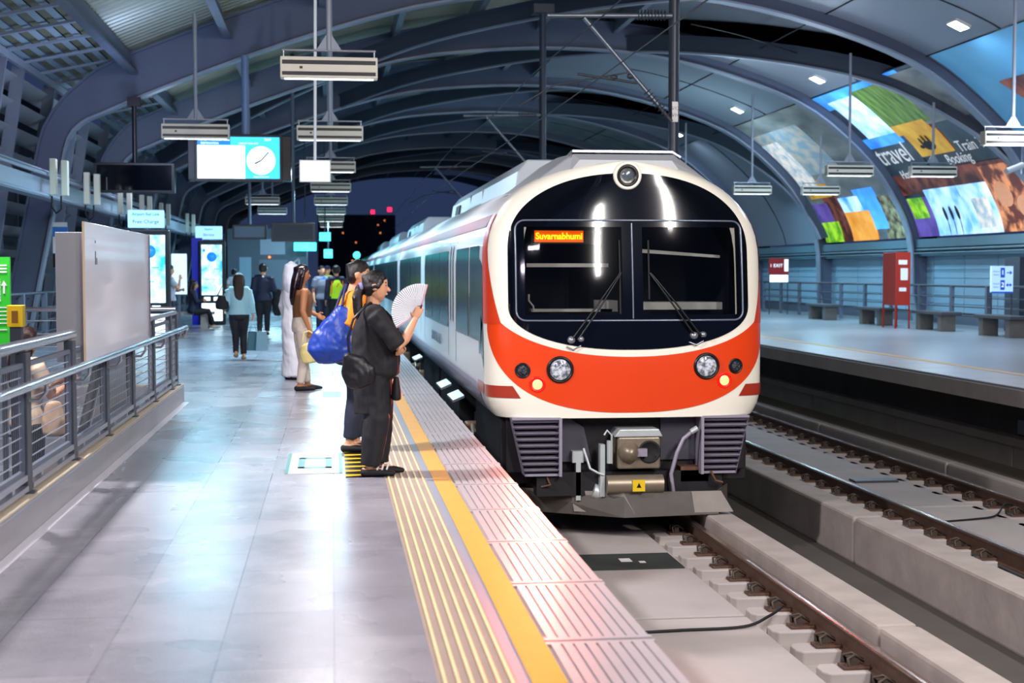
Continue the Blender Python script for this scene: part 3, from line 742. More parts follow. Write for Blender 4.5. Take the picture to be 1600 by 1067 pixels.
M_sideg = mat('dark_side_window', '#1c222c', .2, .1, .35, 1.5, spec=.6)
M_under = mat('dark_underframe', '#17161a', .6, .2, .4, 4)
M_grill = mat('grey_grille', '#9792a2', .45, .2, .1, 5)
M_skirt = mat('grey_lower_side', '#9a98a6', .35, .2, .08, 1)
TR = thing('commuter_train', 'orange and cream commuter train arriving beside the near platform', 'train', (0, 0, 0))
# nose shell with the windscreen opening
Z = [-.02, .03, .1, .2, .32, .45, .6, .75, .88, 1.0, 1.15, 1.3, 1.45, 1.6, 1.75, 1.9, 2.02, 2.14, 2.24, 2.34, 2.43, 2.51, 2.58, 2.63, 2.665, 2.679]
NA = 36
A = [-math.pi / 2 + math.pi * i / NA for i in range(NA + 1)]
vs = []; fs = []
for z in Z:
    for a in A:
        s_ = math.sin(a); q = math.copysign(abs(s_) ** (2 / NN), s_); vs.append((CX + q * tw(z), yfr(q * tw(z), z), z))
for i in range(len(Z) - 1):
    for j in range(NA):
        q0 = math.sin((A[j] + A[j + 1]) / 2); xm = math.copysign(abs(q0) ** (2 / NN), q0) * tw(Z[i]); zm = (Z[i] + Z[i + 1]) / 2
        if abs(xm) < 1.12 and 1.0 < zm < 2.03: continue
        a = i * (NA + 1) + j; fs.append((a, a + 1, a + NA + 2, a + NA + 1))
MB().add(vs, fs, 0, True).build('nose_shell', M_cr, TR, fix=False)
# body of each car
def car(parent, y0f, y1, tag_first):
    vs = []; fs = []
    prof = [(-tw(z), z) for z in Z] + [(tw(z), z) for z in reversed(Z)]
    n = len(prof)
    for k in range(2):
        for (x, z) in prof: vs.append((CX + x, y0f(z) if k == 0 else y1, z))
    for i in range(n - 1): fs.append((i, i + 1, i + 1 + n, i + n))
    m_ = MB().add(vs, fs, 0, True)
    m_.add([(CX + x, y1, z) for x, z in prof], [tuple(range(n))], 0)
    if not tag_first: m_.add([(CX + x, y0f(z), z) for x, z in prof], [tuple(range(n))], 0)
    return m_.build('car_body', M_tw, parent, fix=False)
def sidep(parent, pts_lo, pts_hi, mt, name, off=.006, side=-1, m_=8, z_rows=None):
    """panel on the side: columns of (y, zlo, zhi)"""
    vs = []; fs = []; nc = len(pts_lo)
    for (y, zl), (y2, zh) in zip(pts_lo, pts_hi):
        for j in range(m_ + 1):
            z = zl + (zh - zl) * j / m_; yy = y + (y2 - y) * j / m_
            e = 1e-3; nz = -(tw(z + e) - tw(z - e)) / (2 * e) if z < ZT - .02 else 1
            nn = math.hypot(1, nz); vs.append((CX + side * (tw(z) + off / nn), yy, z + off * nz / nn))
    for i in range(nc - 1):
        for j in range(m_): a = i * (m_ + 1) + j; fs.append((a, a + 1, a + m_ + 2, a + m_ + 1))
    return MB().add(vs, fs, 0, True).build(name, mt, parent, fix=False)
def rect(parent, y0, y1, z0, z1, mt, name, off=.006, side=-1, m_=6):
    return sidep(parent, [(y0, z0), (y1, z0)], [(y0, z1), (y1, z1)], mt, name, off, side, m_)
M_seam = mat('dark_door_seam', '#2a2e36', .5, 0, .1, 3)
M_lett = mat('grey_blue_side_lettering', '#8296a8', .4, 0, .1, 3)
cars = [(None, 34.7), (35.3, 55.3), (55.9, 75.9), (76.5, 96.5)]
roots = [TR]
for ci, (ya, yb) in enumerate(cars):
    P = TR
    y0 = 15.5 if ya is None else ya
    car(P, (lambda z: YT + lean(z) + DN + .05) if ya is None else (lambda z, ya=ya: ya), yb, ya is None)
    if ya is not None: MB().box(CX - 1.2, CX + 1.2, ya - .6, ya, .1, 2.3).build('gangway', M_blackmatte, P)
    for sd in ((-1, 1) if ci == 0 else (-1,)):
        # window band
        wins = [(15.72, 16.80), (16.93, 18.64), (19.92, 21.5), (21.53, 23.1), (23.13, 24.95), (26.18, 27.9), (27.93, 29.5), (29.53, 31.0), (31.03, 34.3)] if ci == 0 else [(y0 + .3 + k * 1.62, y0 + 1.89 + k * 1.62) for k in range(12)]
        for (a, b_) in wins: rect(P, a, b_, .74, 1.80, M_sideg, 'side_window', side=sd)
        for yd in ((18.68, 19.86, 25.0, 26.1) if ci == 0 else (y0 + 5.05, y0 + 6.2, y0 + 13.2, y0 + 14.3)):
            rect(P, yd, yd + .035, .05, 1.92, M_seam, 'door_seam', .004, sd)
        rect(P, y0 + (0 if ci == 0 else 0), yb, 2.00, 2.13, M_tr, 'roofline_stripe', .006, sd)
        rect(P, y0 + (.15 if ci == 0 else 0), yb, .20, .27, mat('violet_grey_line', '#8f86a4', .3, 0, .05, 1), 'side_line', .005, sd)
        rect(P, y0 + (.15 if ci == 0 else 0), yb, -.02, .19, M_skirt, 'lower_panel', .005, sd)
# front handle bar, vertical grab slots and the cab corner glass, lettering
rect(TR, 16.82, 16.90, .75, 1.25, M_black, 'grab_handle', .02)
for yy in (19.05, 19.45): rect(TR, yy, yy + .10, .85, 1.86, M_black, 'door_window', .01)
sidep(TR, [(15.32, .95), (15.5, .62), (15.7, .60)], [(15.32, 1.55), (15.5, 1.62), (15.7, 1.66)], M_sideg, 'cab_side_window', .008)
sidep(TR, [(15.22, .46), (15.32, .56), (15.5, .62)], [(15.22, .50), (15.32, .95), (15.5, 1.05)], M_sideg, 'cab_side_window', .008)
for i, ln in enumerate(('AIRPORT RAIL LINK',)):
    text('side_lettering', ln, .22, M_lett, TR, (CX - HW - .012, 22.2, .50), (R(90), 0, R(-90)), .002)
# red band climbing the corner from the orange front to the roof line
zz = [.96 + (2.13 - .96) * i / 20 for i in range(21)]
for sd in (-1, 1):
    vs = []; fs = []; Q = (0, .25, .5, .7, .85, .95, 1.0)
    for i, z in enumerate(zz):
        u_ = i / 20; qi = .9925 - .085 * (1 - u_) ** 2.8; yb_ = YT + lean(z) + DN + .05
        for q in Q: vs.append(npt(sd * tw(z) * (qi + (.9995 - qi) * q), z, .009))
        vs.append((CX + sd * (tw(z) + .009), yb_ + .015, z)); vs.append((CX + sd * (tw(z) + .009), yb_ + .03 + .25 * max(0, u_ - .85), z))
    n_ = len(Q) + 2
    for i in range(20):
        for j in range(n_ - 1): a = i * n_ + j; fs.append((a, a + 1, a + n_ + 1, a + n_))
    MB().add(vs, fs, 0, True).build('corner_band', mat('red_corner_band', '#cf3a14', .35, 0, .05, 1, coat=.1), TR, fix=False)
# patches on the nose
def cols(a, n=44): return [-a * math.cos(math.pi * i / n) for i in range(n + 1)]
def npatch(xs, zlo, zhi, mt, name, off=.006, m_=10, holes=None):
    vs = []; fs = []
    for x in xs:
        a, b_ = zlo(x), zhi(x)
        for j in range(m_ + 1): vs.append(npt(x, a + (b_ - a) * j / m_, off))
    for i in range(len(xs) - 1):
        for j in range(m_): q = i * (m_ + 1) + j; fs.append((q, q + 1, q + m_ + 2, q + m_ + 1))
    return MB().add(vs, fs, 0, True).build(name, mt, TR, fix=False)
olo = lambda x: 1.0 - sup(0, 1.49, .965, 2.5, x)
ohi = lambda x: 1.24 - sup(0, 1.49, .62, 2.1, x)
npatch(cols(1.488, 60), olo, ohi, M_or, 'orange_panel', .005, 14)
# windscreen mask with two openings
WL, WR, WB, WT_ = (-1.12, -.10), (.12, 1.15), 1.06, 1.98
mlo = lambda x: 1.15 - sup(0, 1.29, .455, 2.2, x); mhi = lambda x: 1.75 + sup(0, 1.29, .80, 2.2, x)
xs = sorted(set([round(q, 5) for q in cols(1.29, 50)] + [WL[0], WL[1], WR[0], WR[1]]))
def rowsf(x):
    a, b_ = mlo(x), mhi(x); w0 = min(max(WB, a), b_); w1 = min(max(WT_, w0), b_)
    return [a + (w0 - a) * j / 6 for j in range(7)] + [w0 + (w1 - w0) * j / 8 for j in range(1, 9)] + [w1 + (b_ - w1) * j / 8 for j in range(1, 9)]
vs = []; fs = []; nr = 23
for x in xs: vs += [npt(x, z, .007) for z in rowsf(x)]
for i in range(len(xs) - 1):
    xm = (xs[i] + xs[i + 1]) / 2; inw = WL[0] < xm < WL[1] or WR[0] < xm < WR[1]
    for j in range(nr - 1):
        if inw and 6 <= j < 14: continue
        q = i * nr + j; fs.append((q, q + 1, q + nr + 1, q + nr))
o = MB().add(vs, fs, 0, True).build('windscreen_mask', M_mask, TR, fix=False)
for (a, b_) in (WL, WR):
    npatch([a - .02 + (b_ - a + .04) * i / 10 for i in range(11)], lambda x: WB - .02, lambda x: WT_ + .02, M_pane, 'windscreen_pane', .003, 8)
def npath(pts, off): return [npt(x, z, off) for x, z in pts]
def rr(x0, x1, z0, z1, r, n=6):
    P = []
    for (cx_, cz_, a0) in ((x1 - r, z1 - r, 0), (x0 + r, z1 - r, 90), (x0 + r, z0 + r, 180), (x1 - r, z0 + r, 270)):
        for i in range(n + 1): a = R(a0 + 90 * i / n); P.append((cx_ + r * math.cos(a), cz_ + r * math.sin(a)))
        # straight subdivision
    Q = []
    for i in range(len(P)):
        p, q = P[i], P[(i + 1) % len(P)]; d = math.hypot(p[0] - q[0], p[1] - q[1]); k = max(1, int(d / .12))
        for j in range(k): Q.append((p[0] + (q[0] - p[0]) * j / k, p[1] + (q[1] - p[1]) * j / k))
    return Q + [Q[0]]
M_bead = mat('grey_window_bead', '#7a8494', .3, .4, .1, 3)
MB().tube(npath(rr(-1.21, 1.22, 1.00, 2.05, .10), .012), .010, 6).build('window_bead', M_bead, TR)
MB().tube(npath([(.01, 1.02 + i * .1) for i in range(11)], .012), .008, 6).build('window_bead', M_bead, TR)
# cab interior
M_cabd = mat('dark_cab_interior', '#141a22', .8, 0, .2, 2); M_cabl = mat('cream_cab_trim', '#cfd3cc', .5, 0, .05, 3)
b = MB(); b.box(CX - 1.3, CX + 1.3, 16.6, 16.7, .7, 2.2); b.box(CX - 1.3, CX + 1.3, 15.3, 16.6, .7, .95); b.box(CX - 1.3, CX + 1.3, 15.4, 16.6, 2.1, 2.2); b.box(CX - 1.32, CX - 1.28, 15.6, 16.6, .7, 2.2); b.box(CX + 1.28, CX + 1.32, 15.6, 16.6, .7, 2.2)
b.build('cab_interior', M_cabd, TR)
b = MB(); b.box(CX - 1.05, CX - .16, 15.12, 15.16, 1.56, 1.60); b.box(CX - 1.0, CX - .12, 15.1, 15.3, 1.08, 1.11); b.tube([(CX - 1.03, 15.1, 1.27), (CX - 1.03, 15.1, 1.2), (CX - .98, 15.1, 1.14), (CX - .98, 15.1, 1.08)], .012, 6)
b.box(CX - .25, CX - .06, 15.1, 15.5, 1.08, 1.2)
b.add([(CX + .15, 15.14, 1.72), (CX + 1.08, 15.14, 1.66), (CX + 1.08, 15.14, 1.69), (CX + .15, 15.14, 1.76)], [(0, 1, 2, 3)]); b.box(CX + .16, CX + 1.1, 15.1, 15.5, 1.10, 1.18)
b.build('sunblind_rail', M_cabl, TR)
# destination display
b = MB(); b.box(CX - 1.0, CX - .30, 15.10, 15.2, 1.81, 1.96)
disp = b.build('destination_display', M_black, TR)
M_amb = mat('amber_leds', '#ff9a10', .4, 0, 0, 4, emit='#ff8a08', estr=6)
M_ambd = mat('amber_led_glow', '#d86a10', .4, 0, .2, 9, emit='#e05a00', estr=.9)
MB().box(CX - .97, CX - .44, 15.085, 15.098, 1.825, 1.95).build('led_matrix', M_ambd, disp)
text('led_lettering', 'Suvarnabhumi', .098, M_amb, disp, (CX - .705, 15.078, 1.888), (R(90), 0, 0), .004, 'CENTER', .92, bold=.002)
MB().box(CX - .42, CX - .24, 15.088, 15.098, 1.82, 1.95).build('display_end', mat('brown_display_end', '#4a3a2a', .5), disp)
# wipers
def wiper(xp, zp, xt, zt, zb0, zb1):
    b = MB()
    for dx in (0, .045): b.tube([npt(xp + dx * 1.5, zp, .05), npt((xp + xt) / 2 + dx, (zp + zt) / 2, .07), npt(xt + dx * .3, zt, .05)], [.014, .010, .008], 6)
    w_ = b.build('wiper', M_black, TR)
    MB().tube([npt(xt, zb0 + (zb1 - zb0) * i / 8, .03) for i in range(9)], .011, 6).build('wiper_blade', M_blackmatte, w_)
    b = MB(); b.lathe(npt(xp, zp, .0), (0, -1, 0), [(0, .04), (.06, .035), (.065, .0)], 14); b.lathe(npt(xp + .1, zp + .01, .0), (0, -1, 0), [(0, .03), (.06, .028), (.065, .0)], 14); b.tube([npt(xp - .05, zp - .07, .02), npt(xp + .02, zp - .1, .03), npt(xp + .1, zp - .06, .02)], .008, 6)
    b.build('wiper_pivot', M_inox2, w_)
wiper(-.65, .80, -.13, 1.50, 1.07, 1.84); wiper(.66, .84, .18, 1.50, 1.22, 1.84)
# lamps
M_lens = two_tone('faceted_headlamp_lens', '#5f6672', '#dfe4ee', 26, .08, .38, .62, 0, (1, 1, 1), 2, 1.0); M_chr = mat('chrome_bowl', '#c8ccd6', .12, .95, .1, 20)
M_redl = mat('lit_red_lamp', '#8a0c06', .3, 0, 0, 5, emit='#ff1408', estr=.55); M_redc = mat('lit_lamp_core', '#ffd0a0', .4, 0, 0, 5, emit='#ff7a28', estr=2.6)
M_dkl = two_tone('dark_mesh_lens', '#181c24', '#4a4f5a', 60, .2, .45, .55)
def lamp(x, z, r, kind):
    c = Vector(npt(x, z, 0)); n_ = (Vector(npt(x, z, 1)) - c).normalized()
    if kind == 'big':
        L_ = MB().lathe(c, n_, [(-.02, r), (.015, r), (.028, r * .93), (.03, r * .86), (.01, r * .80)], 32).build('headlamp', M_black, TR)
        MB().lathe(c, n_, [(.004, r * .82), (.016, r * .7), (.024, r * .35), (.026, .001)], 32).build('lens', M_lens, L_)
    elif kind == 'dark':
        L_ = MB().lathe(c, n_, [(-.02, r), (.012, r), (.022, r * .9), (.015, r * .8)], 28).build('marker_lamp', M_black, TR)
        MB().lathe(c, n_, [(.008, r * .82), (.018, r * .5), (.02, .001)], 28).build('lens', M_dkl, L_)
    else:
        L_ = MB().lathe(c, n_, [(-.02, r), (.010, r), (.018, r * .92), (.013, r * .80), (.012, r * .3)], 28).build('tail_lamp', M_redl, TR)
        pts = MB().lathe(c, n_, [(.014, r * .62), (.020, r * .4), (.021, .001)], 28)
        pts.build('lens', M_redc, L_)
        area('tail_lamp_glow', c + n_ * .06, .12, 19 if x < 0 else 1.5, (1.0, .14, .08), c + Vector((-.75, -5.5, -.35)), spread=44)
lamp(-.765, .49, .142, 'big'); lamp(.80, .515, .142, 'big'); lamp(-1.15, .48, .082, 'dark'); lamp(1.13, .51, .082, 'dark'); lamp(-1.0, .335, .085, 'red'); lamp(1.0, .36, .085, 'red')
c = Vector(npt(-.02, 2.53, 0)); c.y -= .01
L_ = MB().lathe(c + Vector((0, .12, 0)), (0, -1, -.05), [(0, .15), (.15, .15), (.165, .14), (.165, .118), (.14, .115)], 32).build('roof_lamp', M_cr, TR)
MB().lathe(c + Vector((0, .12, 0)), (0, -1, -.05), [(.14, .118), (.158, .116), (.158, .085), (.13, .08)], 32).build('lamp_ring', M_black, L_)
MB().lathe(c + Vector((0, .12, 0)), (0, -1, -.05), [(.12, .085), (.14, .06), (.142, .001)], 32).build('lens', mat('grey_roof_lens', '#5a6670', .15, .2, .3, 14, coat=1), L_)
# red chevrons at the bottom corners
for sd in (-1, 1):
    vs = []; fs = []; n = 12
    for i in range(n + 1):
        u_ = i / n
        for j in range(3):
            z = .315 - .125 * j / 2; xin = 1.23 - .07 * (.5 - j / 2) if True else 0
            xa = tw(z) * .9996; xi = 1.25 - .08 * (j / 2); q = xa - (xa - xi) * (1 - math.cos(u_ * math.pi / 2)) if False else xa + (xi - xa) * (u_ ** 2)
            vs.append(npt(sd * q, z, .008))
    for i in range(n):
        for j in range(2): a = i * 3 + j; fs.append((a, a + 1, a + 4, a + 3))
    MB().add(vs, fs, 0, True).build('chevron', M_trr, TR, fix=False)
    rect(TR, 15.2, 15.8, .19, .315, M_trr, 'chevron', .007, sd, 4)
# roof: fairing above the nose, roof boxes
fr = []
for y, hw0, hw1, zt in ((14.98, .62, .50, 2.70), (15.1, .86, .56, 2.77), (15.9, .95, .60, 2.79), (17.2, .9, .6, 2.78)):
    fr.append([(CX - hw0 - .25, y, 2.36), (CX - hw0, y, 2.55), (CX - hw1, y, zt), (CX + hw1, y, zt), (CX + hw0, y, 2.55), (CX + hw0 + .25, y, 2.36)])
MB().loft(fr, 0, False).build('roof_fairing', mat('grey_roof_paint', '#a4a8ae', .4, .1, .1, 1.5), TR, bevel=.02)
b = MB(); b.bar((CX - .56, 15.1, 2.80), (CX + .54, 15.1, 2.80), .03, .025); b.bar((CX - .56, 15.1, 2.80), (CX - .62, 15.05, 2.74), .02, .02); b.bar((CX + .54, 15.1, 2.8), (CX + .62, 15.05, 2.74), .02, .02)
b.build('roof_rail', M_inox2, TR)
M_box = mat('grey_roof_box_paint', '#9aa2aa', .4, .15, .12, 1.2)
for k, (ya, yb) in enumerate(((17.9, 27.6), (36.5, 44.0), (50.0, 58.0), (66, 74))):
    b = MB(); b.prism([(CX - .86, 2.3), (CX - .78, 2.78), (CX - .66, 2.93), (CX + .66, 2.93), (CX + .78, 2.78), (CX + .86, 2.3)], 'y', ya, yb)
    bx = b.build('roof_box', M_box, TR, bevel=.015)
    if k < 2:
        b = MB(); b.prism([(CX - .865, 2.42), (CX - .815, 2.72), (CX - .80, 2.72), (CX - .85, 2.42)], 'y', yb - 1.9, yb - 1.1); b.build('vent_panel', M_under, bx)
        b = MB()
        for yy in (yb - 2.3, yb - 2.8, yb - 3.3): b.lathe((CX - .84, yy, 2.5), (-1, 0, .1), [(0, .05), (.01, .05)], 12)
        b.build('round_port', M_black, bx)
        b = MB(); b.bar((CX - .80, yb - 3.7, 2.42), (CX - .78, yb - 3.7, 2.80), .03, .03); b.bar((CX - .80, yb - 5.6, 2.42), (CX - .78, yb - 5.6, 2.80), .03, .03); b.bar((CX - .83, yb - 3.7, 2.55), (CX - .83, yb - 5.6, 2.55), .02, .03); b.build('panel_edge', M_grill, bx)
# lower front
b = MB(); b.box(CX - 1.30, CX + 1.30, YT + .28, YT + .4, -.62, .0); b.box(CX - 1.35, CX + 1.35, YT + .4, YT + 3, -.75, -.02)
b.build('underframe_front', M_under, TR, bevel=.01)
for sd in (-1, 1):
    g_ = MB()
    x0, x1, xb0, xb1 = sd * .76, sd * 1.27, sd * .80, sd * 1.13
    n = 9
    for i in range(n):
        u0 = i / n; z1_ = -.03 - .58 * u0; z0_ = -.03 - .58 * (u0 + .62 / n)
        xo = x1 + (xb1 - x1) * u0
        lo, hi = sorted((CX + x0, CX + xo))
        g_.add([(lo, YT + .06, z0_), (hi, YT + .06, z0_), (hi, YT + .02, z0_ + .02), (lo, YT + .02, z0_ + .02), (lo, YT + .14, z1_), (hi, YT + .14, z1_)], [(0, 1, 2, 3), (3, 2, 5, 4)], 0)
    gr = g_.build('front_grille', M_grill, TR, fix=False)
    k_ = MB(); lo, hi = sorted((CX + x0, CX + x1)); k_.box(CX + x0 - .015, CX + x0 + .015, YT + .0, YT + .3, -.63, -.02)
    k_.add([(CX + x1, YT + .02, -.02), (CX + xb1, YT + .02, -.63), (CX + xb1, YT + .5, -.63), (CX + x1, YT + .5, -.02)], [(0, 1, 2, 3)])
    k_.box(lo, hi, YT + .01, YT + .25, -.035, -.012); k_.box(*sorted((CX + x0, CX + xb1)), YT + .05, YT + .25, -.63, -.605)
    k_.build('grille_frame', M_grill, gr, fix=False)
M_apr = mat('slate_apron', '#4a4a54', .4, .2, .2, 4)
MB().prism([(CX - .76, -.05), (CX - .62, -.05), (CX - .48, -.14), (CX - .40, -.5), (CX - .76, -.5)], 'y', YT + .2, YT + .3).build('apron_plate', M_apr, TR)
MB().prism([(CX + .36, -.05), (CX + .76, -.05), (CX + .76, -.5), (CX + .36, -.5)], 'y', YT + .24, YT + .32).build('apron_plate', M_apr, TR)
# coupler
M_coup = mat('tan_coupler_steel', '#8c8170', .4, .5, .2, 10); M_coupl = mat('pale_coupler_cap', '#bcc4c4', .4, .3, .1, 8)
cp = MB(); cp.box(CX - .16, CX + .30, YT - .02, YT + .35, -.56, -.22); cp.build('coupler_head', M_coup, TR, bevel=.02); cph = KIDS[TR.name][-1]
MB().prism([(CX - .2, -.22), (CX + .32, -.22), (CX + .28, -.14), (CX - .14, -.14)], 'y', YT - .04, YT + .3).build('cap_plate', M_coupl, cph, bevel=.01)
MB().lathe((CX - .04, YT - .02, -.38), (0, -1, 0), [(0, .115), (.06, .10), (.12, .055), (.14, .02), (.142, .001)], 24).build('coupler_cone', M_coup, cph)
MB().lathe((CX + .18, YT - .022, -.38), (0, -1, 0), [(0, .12), (.012, .12), (.014, .10), (.005, .095), (.006, .001)], 28).build('coupler_cup', M_blackmatte, cph)
MB().box(CX + .02, CX + .14, YT - .10, YT - .02, -.42, -.34).build('coupler_hook', M_grill, cph)
cy = MB().tube([(CX - .28, YT - .02, -.72), (CX + .32, YT - .02, -.72)], .10, 20).build('coupler_cylinder', M_coup, cph)
MB().box(CX - .02, CX + .11, YT - .135, YT - .115, -.78, -.66).build('warning_label', M_yellowb, cy)
MB().prism([(CX + .02, -.74), (CX + .07, -.74), (CX + .045, -.69)], 'y', YT - .139, YT - .134).build('warning_triangle', M_black, cy)
b = MB(); b.box(CX - .34, CX - .29, YT, YT + .1, -.85, -.30); b.tube([(CX - .30, YT, -.2), (CX - .27, YT, -.15), (CX - .22, YT, -.2), (CX - .22, YT, -.5)], .012, 6); b.tube([(CX - .24, YT + .02, -.26), (CX - .24, YT + .02, -.5)], .03, 8)
b.tube([(CX - .5, YT + .1, -.35), (CX - .45, YT, -.55), (CX - .36, YT, -.6), (CX - .3, YT, -.62)], .014, 6); b.box(CX - .62, CX - .5, YT + .1, YT + .25, -.5, -.38); b.box(CX - .58, CX - .53, YT + .1, YT + .2, -.9, -.5); b.tube([(CX - .4, YT + .1, -.8), (CX - .25, YT + .1, -.85)], .08, 12)
b.build('coupler_bracket', M_coupl, cph)
MB().tube([(CX + .45, YT, -.85), (CX + .42, YT, -.62), (CX + .48, YT, -.4), (CX + .55, YT, -.25), (CX + .65, YT, -.17)], .022, 8).build('brake_hose', M_grill, TR)
MB().tube([(CX + .63, YT, -.18), (CX + .7, YT, -.14)], .032, 8).build('hose_coupling', M_coupl, TR)
b = MB(); b.box(CX + .55, CX + .85, YT + .1, YT + .3, -.72, -.56); b.tube([(CX + .85, YT, -.6), (CX + .9, YT, -.7), (CX + .98, YT, -.72)], .015, 6); b.tube([(CX - .9, YT + .1, -.63), (CX - .86, YT + .05, -.72), (CX - .95, YT + .1, -.75)], .012, 6)
b.build('underside_fitting', mat('brown_fitting', '#6b4a38', .6, .3, .3, 8), TR)
# snow plough
b = MB(); prof = []
b.add([(CX - 1.12, YT + .42, -.80), (CX - .1, YT - .05, -.80), (CX + .9, YT - .05, -.80), (CX + 1.10, YT + .3, -.78), (CX + 1.10, YT + .3, -1.0), (CX + .9, YT - .1, -1.04), (CX - .1, YT - .1, -1.06), (CX - 1.05, YT + .42, -1.05)], [(0, 1, 6, 7), (1, 2, 5, 6), (2, 3, 4, 5)], 0)
for (x0, x1, dx) in ((-.62, -.02, .12), (.62, 1.02, .16)):
    def py(x): return YT - .05 + (.47 * (-.1 - x) / 1.02 if x < -.1 else 0)
    b.add([(CX + x0, py(x0) - .012, -.80), (CX + x1 - .08, py(x1 - .08) - .012, -.80), (CX + x1 + dx * .3, py(x1) - .045, -1.02), (CX + x0 + .03, py(x0) - .045, -1.02)], [(0, 1, 2, 3)], 1)
o = b.build('obstacle_deflector', [mat('grimy_deflector', '#55504c', .6, .2, .3, 5), mat('worn_pale_patch', '#8d8781', .6, .1, .25, 6)], TR, fix=False); so = o.modifiers.new('thick', 'SOLIDIFY'); so.thickness = .015
MB().box(CX - 1.0, CX + 1.0, YT + .1, YT + .6, -.85, -.6).build('deflector_mount', M_under, TR)
# bogies and equipment under the side
for k, yb in enumerate((18.2, 31.0, 38.0, 51.0)):
    bg_ = MB(); bg_.box(CX - 1.15, CX + 1.15, yb - 1.6, yb + 1.6, -.75, -.45); B_ = bg_.build('bogie_frame', M_under, TR)
    for yy in (yb - 1.2, yb + 1.2):
        for sd in (-1, 1): MB().lathe((CX + sd * .68, yy, -.74), (sd, 0, 0), [(0, .41), (.06, .41), (.07, .43), (.13, .43), (.13, .1)], 28).build('wheel', M_rust, B_)
        MB().box(CX - 1.32, CX - 1.12, yy - .2, yy + .2, -.85, -.55).build('axle_box', mat('tan_axle_box', '#8a6a4c', .6, .2, .3, 7), B_, bevel=.03)
    MB().tube([(CX - 1.3, yb - .3, -.5), (CX - 1.3, yb - .1, -.75), (CX - 1.3, yb + .3, -.5)], .04, 8).build('damper', M_coup, B_)
for (ya, yb) in ((20.5, 24), (24.5, 28.5), (40.5, 48)): MB().box(CX - 1.3, CX + 1.3, ya, yb, -.8, -.1).build('equipment_case', M_under, TR, bevel=.02)
for yy in (17.3, 19.2, 25.4):
    b = MB(); b.add([(CX - HW - .02, yy, .0), (CX - HW - .02, yy + .9, .0), (CX - HW - .16, yy + .9, -.06), (CX - HW - .16, yy, -.06), (CX - HW - .02, yy, -.03), (CX - HW - .02, yy + .9, -.03), (CX - HW - .16, yy + .9, -.09), (CX - HW - .16, yy, -.09)], [(0, 1, 2, 3), (4, 5, 6, 7), (0, 3, 7, 4), (1, 2, 6, 5), (2, 3, 7, 6)])
    b.build('door_step', M_inox2, TR)

# ---------------------------------------------------------------- overhead line
t = thing('overhead_line_mast', 'grey round mast between the tracks behind the train roof, front one', 'mast', (5.1, 21.0, 0))
MB().tube([(0, 0, -1.5), (0, 0, vz(5.1, .5))], .082, 16).build('post', mat('dark_grey_mast', '#3e4552', .4, .2, .1, 2), t)
MB().box(-.045, .045, -.095, -.08, 3.75, 4.05).build('number_plate', M_white, t)
text('plate_text', '5/12', .07, M_black, t, (0, -.097, 3.95), (R(90), 0, 0), .001); text('plate_text', '5/14', .07, M_black, t, (0, -.097, 3.85), (R(90), 0, 0), .001)
t2 = thing('overhead_line_mast', 'dark round mast between the tracks farther behind the train roof', 'mast', (5.1, 34.4, 0))
MB().tube([(0, 0, -1.5), (0, 0, vz(5.1, .0))], .085, 16).build('post', MATS['dark_grey_mast'], t2); MB().cbox((0, 0, vz(5.1, 0) - .1), (.5, .5, .2)).build('head_plate', M_steel_d, t2)
def cantilever(y, label, cx_=5.1):
    t = thing('overhead_line_cantilever', label, 'cantilever', (0, y, 0), 0, 'cantilevers holding the contact wire')
    M_c = mat('galvanised_tube', '#7b8490', .35, .5, .1, 6); zt = 5.30
    MB().tube([(cx_ - .08, 0, zt), (cx_ - 1.95, 0, zt - .04)], .035, 10).build('top_tube', M_c, t)
    ins = MB(); ins.tube([(cx_ - .15, 0, zt), (cx_ - .62, 0, zt)], .03, 8)
    for i in range(9): ins.lathe((cx_ - .18 - i * .05, 0, zt), (-1, 0, 0), [(0, .03), (.012, .085), (.02, .03)], 12)
    ins.build('insulator', M_steel_d, t)
    MB().tube([(cx_ - 1.4, 0, zt - .06), (cx_ - .28, 0, 3.98)], .032, 10).build('diagonal_tube', M_c, t)
    ins = MB(); a = Vector((cx_ - .50, 0, 4.23)); b_ = Vector((cx_ - .08, 0, 3.74)); ins.tube([a, b_], .03, 8)
    for i in range(8): ins.lathe(a + (b_ - a) * (.1 + i * .1), (b_ - a), [(0, .03), (.012, .075), (.02, .03)], 12)
    ins.build('insulator', M_steel_d, t)
    b = MB(); b.tube([(cx_ - .75, 0, 4.45), (cx_ - 1.85, 0, 4.25), (cx_ - 2.35, 0, 3.95)], .014, 6); b.tube([(cx_ - .6, 0, 4.3), (cx_ - 1.5, 0, 4.42)], .02, 6); b.lathe((cx_ - .75, 0, 4.4), (1, 0, 0), [(0, .03), (.05, .05), (.1, .02)], 8); b.lathe((cx_ - 1.0, 0, 4.38), (1, 0, 0), [(0, .03), (.05, .05), (.1, .02)], 8)
    b.build('steady_arm', M_steel_d, t)
    return t
cantilever(20.8, 'tube bracket with ribbed insulators left of the front mast, above the train')
cantilever(34.2, 'smaller tube bracket with insulators on the farther mast')
cantilever(51.0, 'small tube bracket hanging in the distance left of the train roof boxes')
M_wire = mat('dark_copper_wire', '#3a3a40', .4, .5, .1, 5)
for (x, z, lab, r) in ((2.95, 3.72, 'lower overhead wire running above the train', .008), (2.98, 4.45, 'upper overhead wire running above the train', .009), ):
    b = MB(); b.tube([(x + .10 * math.sin(y * .12), y, z + (.05 * math.cos((y - 21) * .47) if z > 4 else 0)) for y in range(4, 100, 2)], r, 5)
    props(b.build('overhead_wire', M_wire), lab, 'wire')
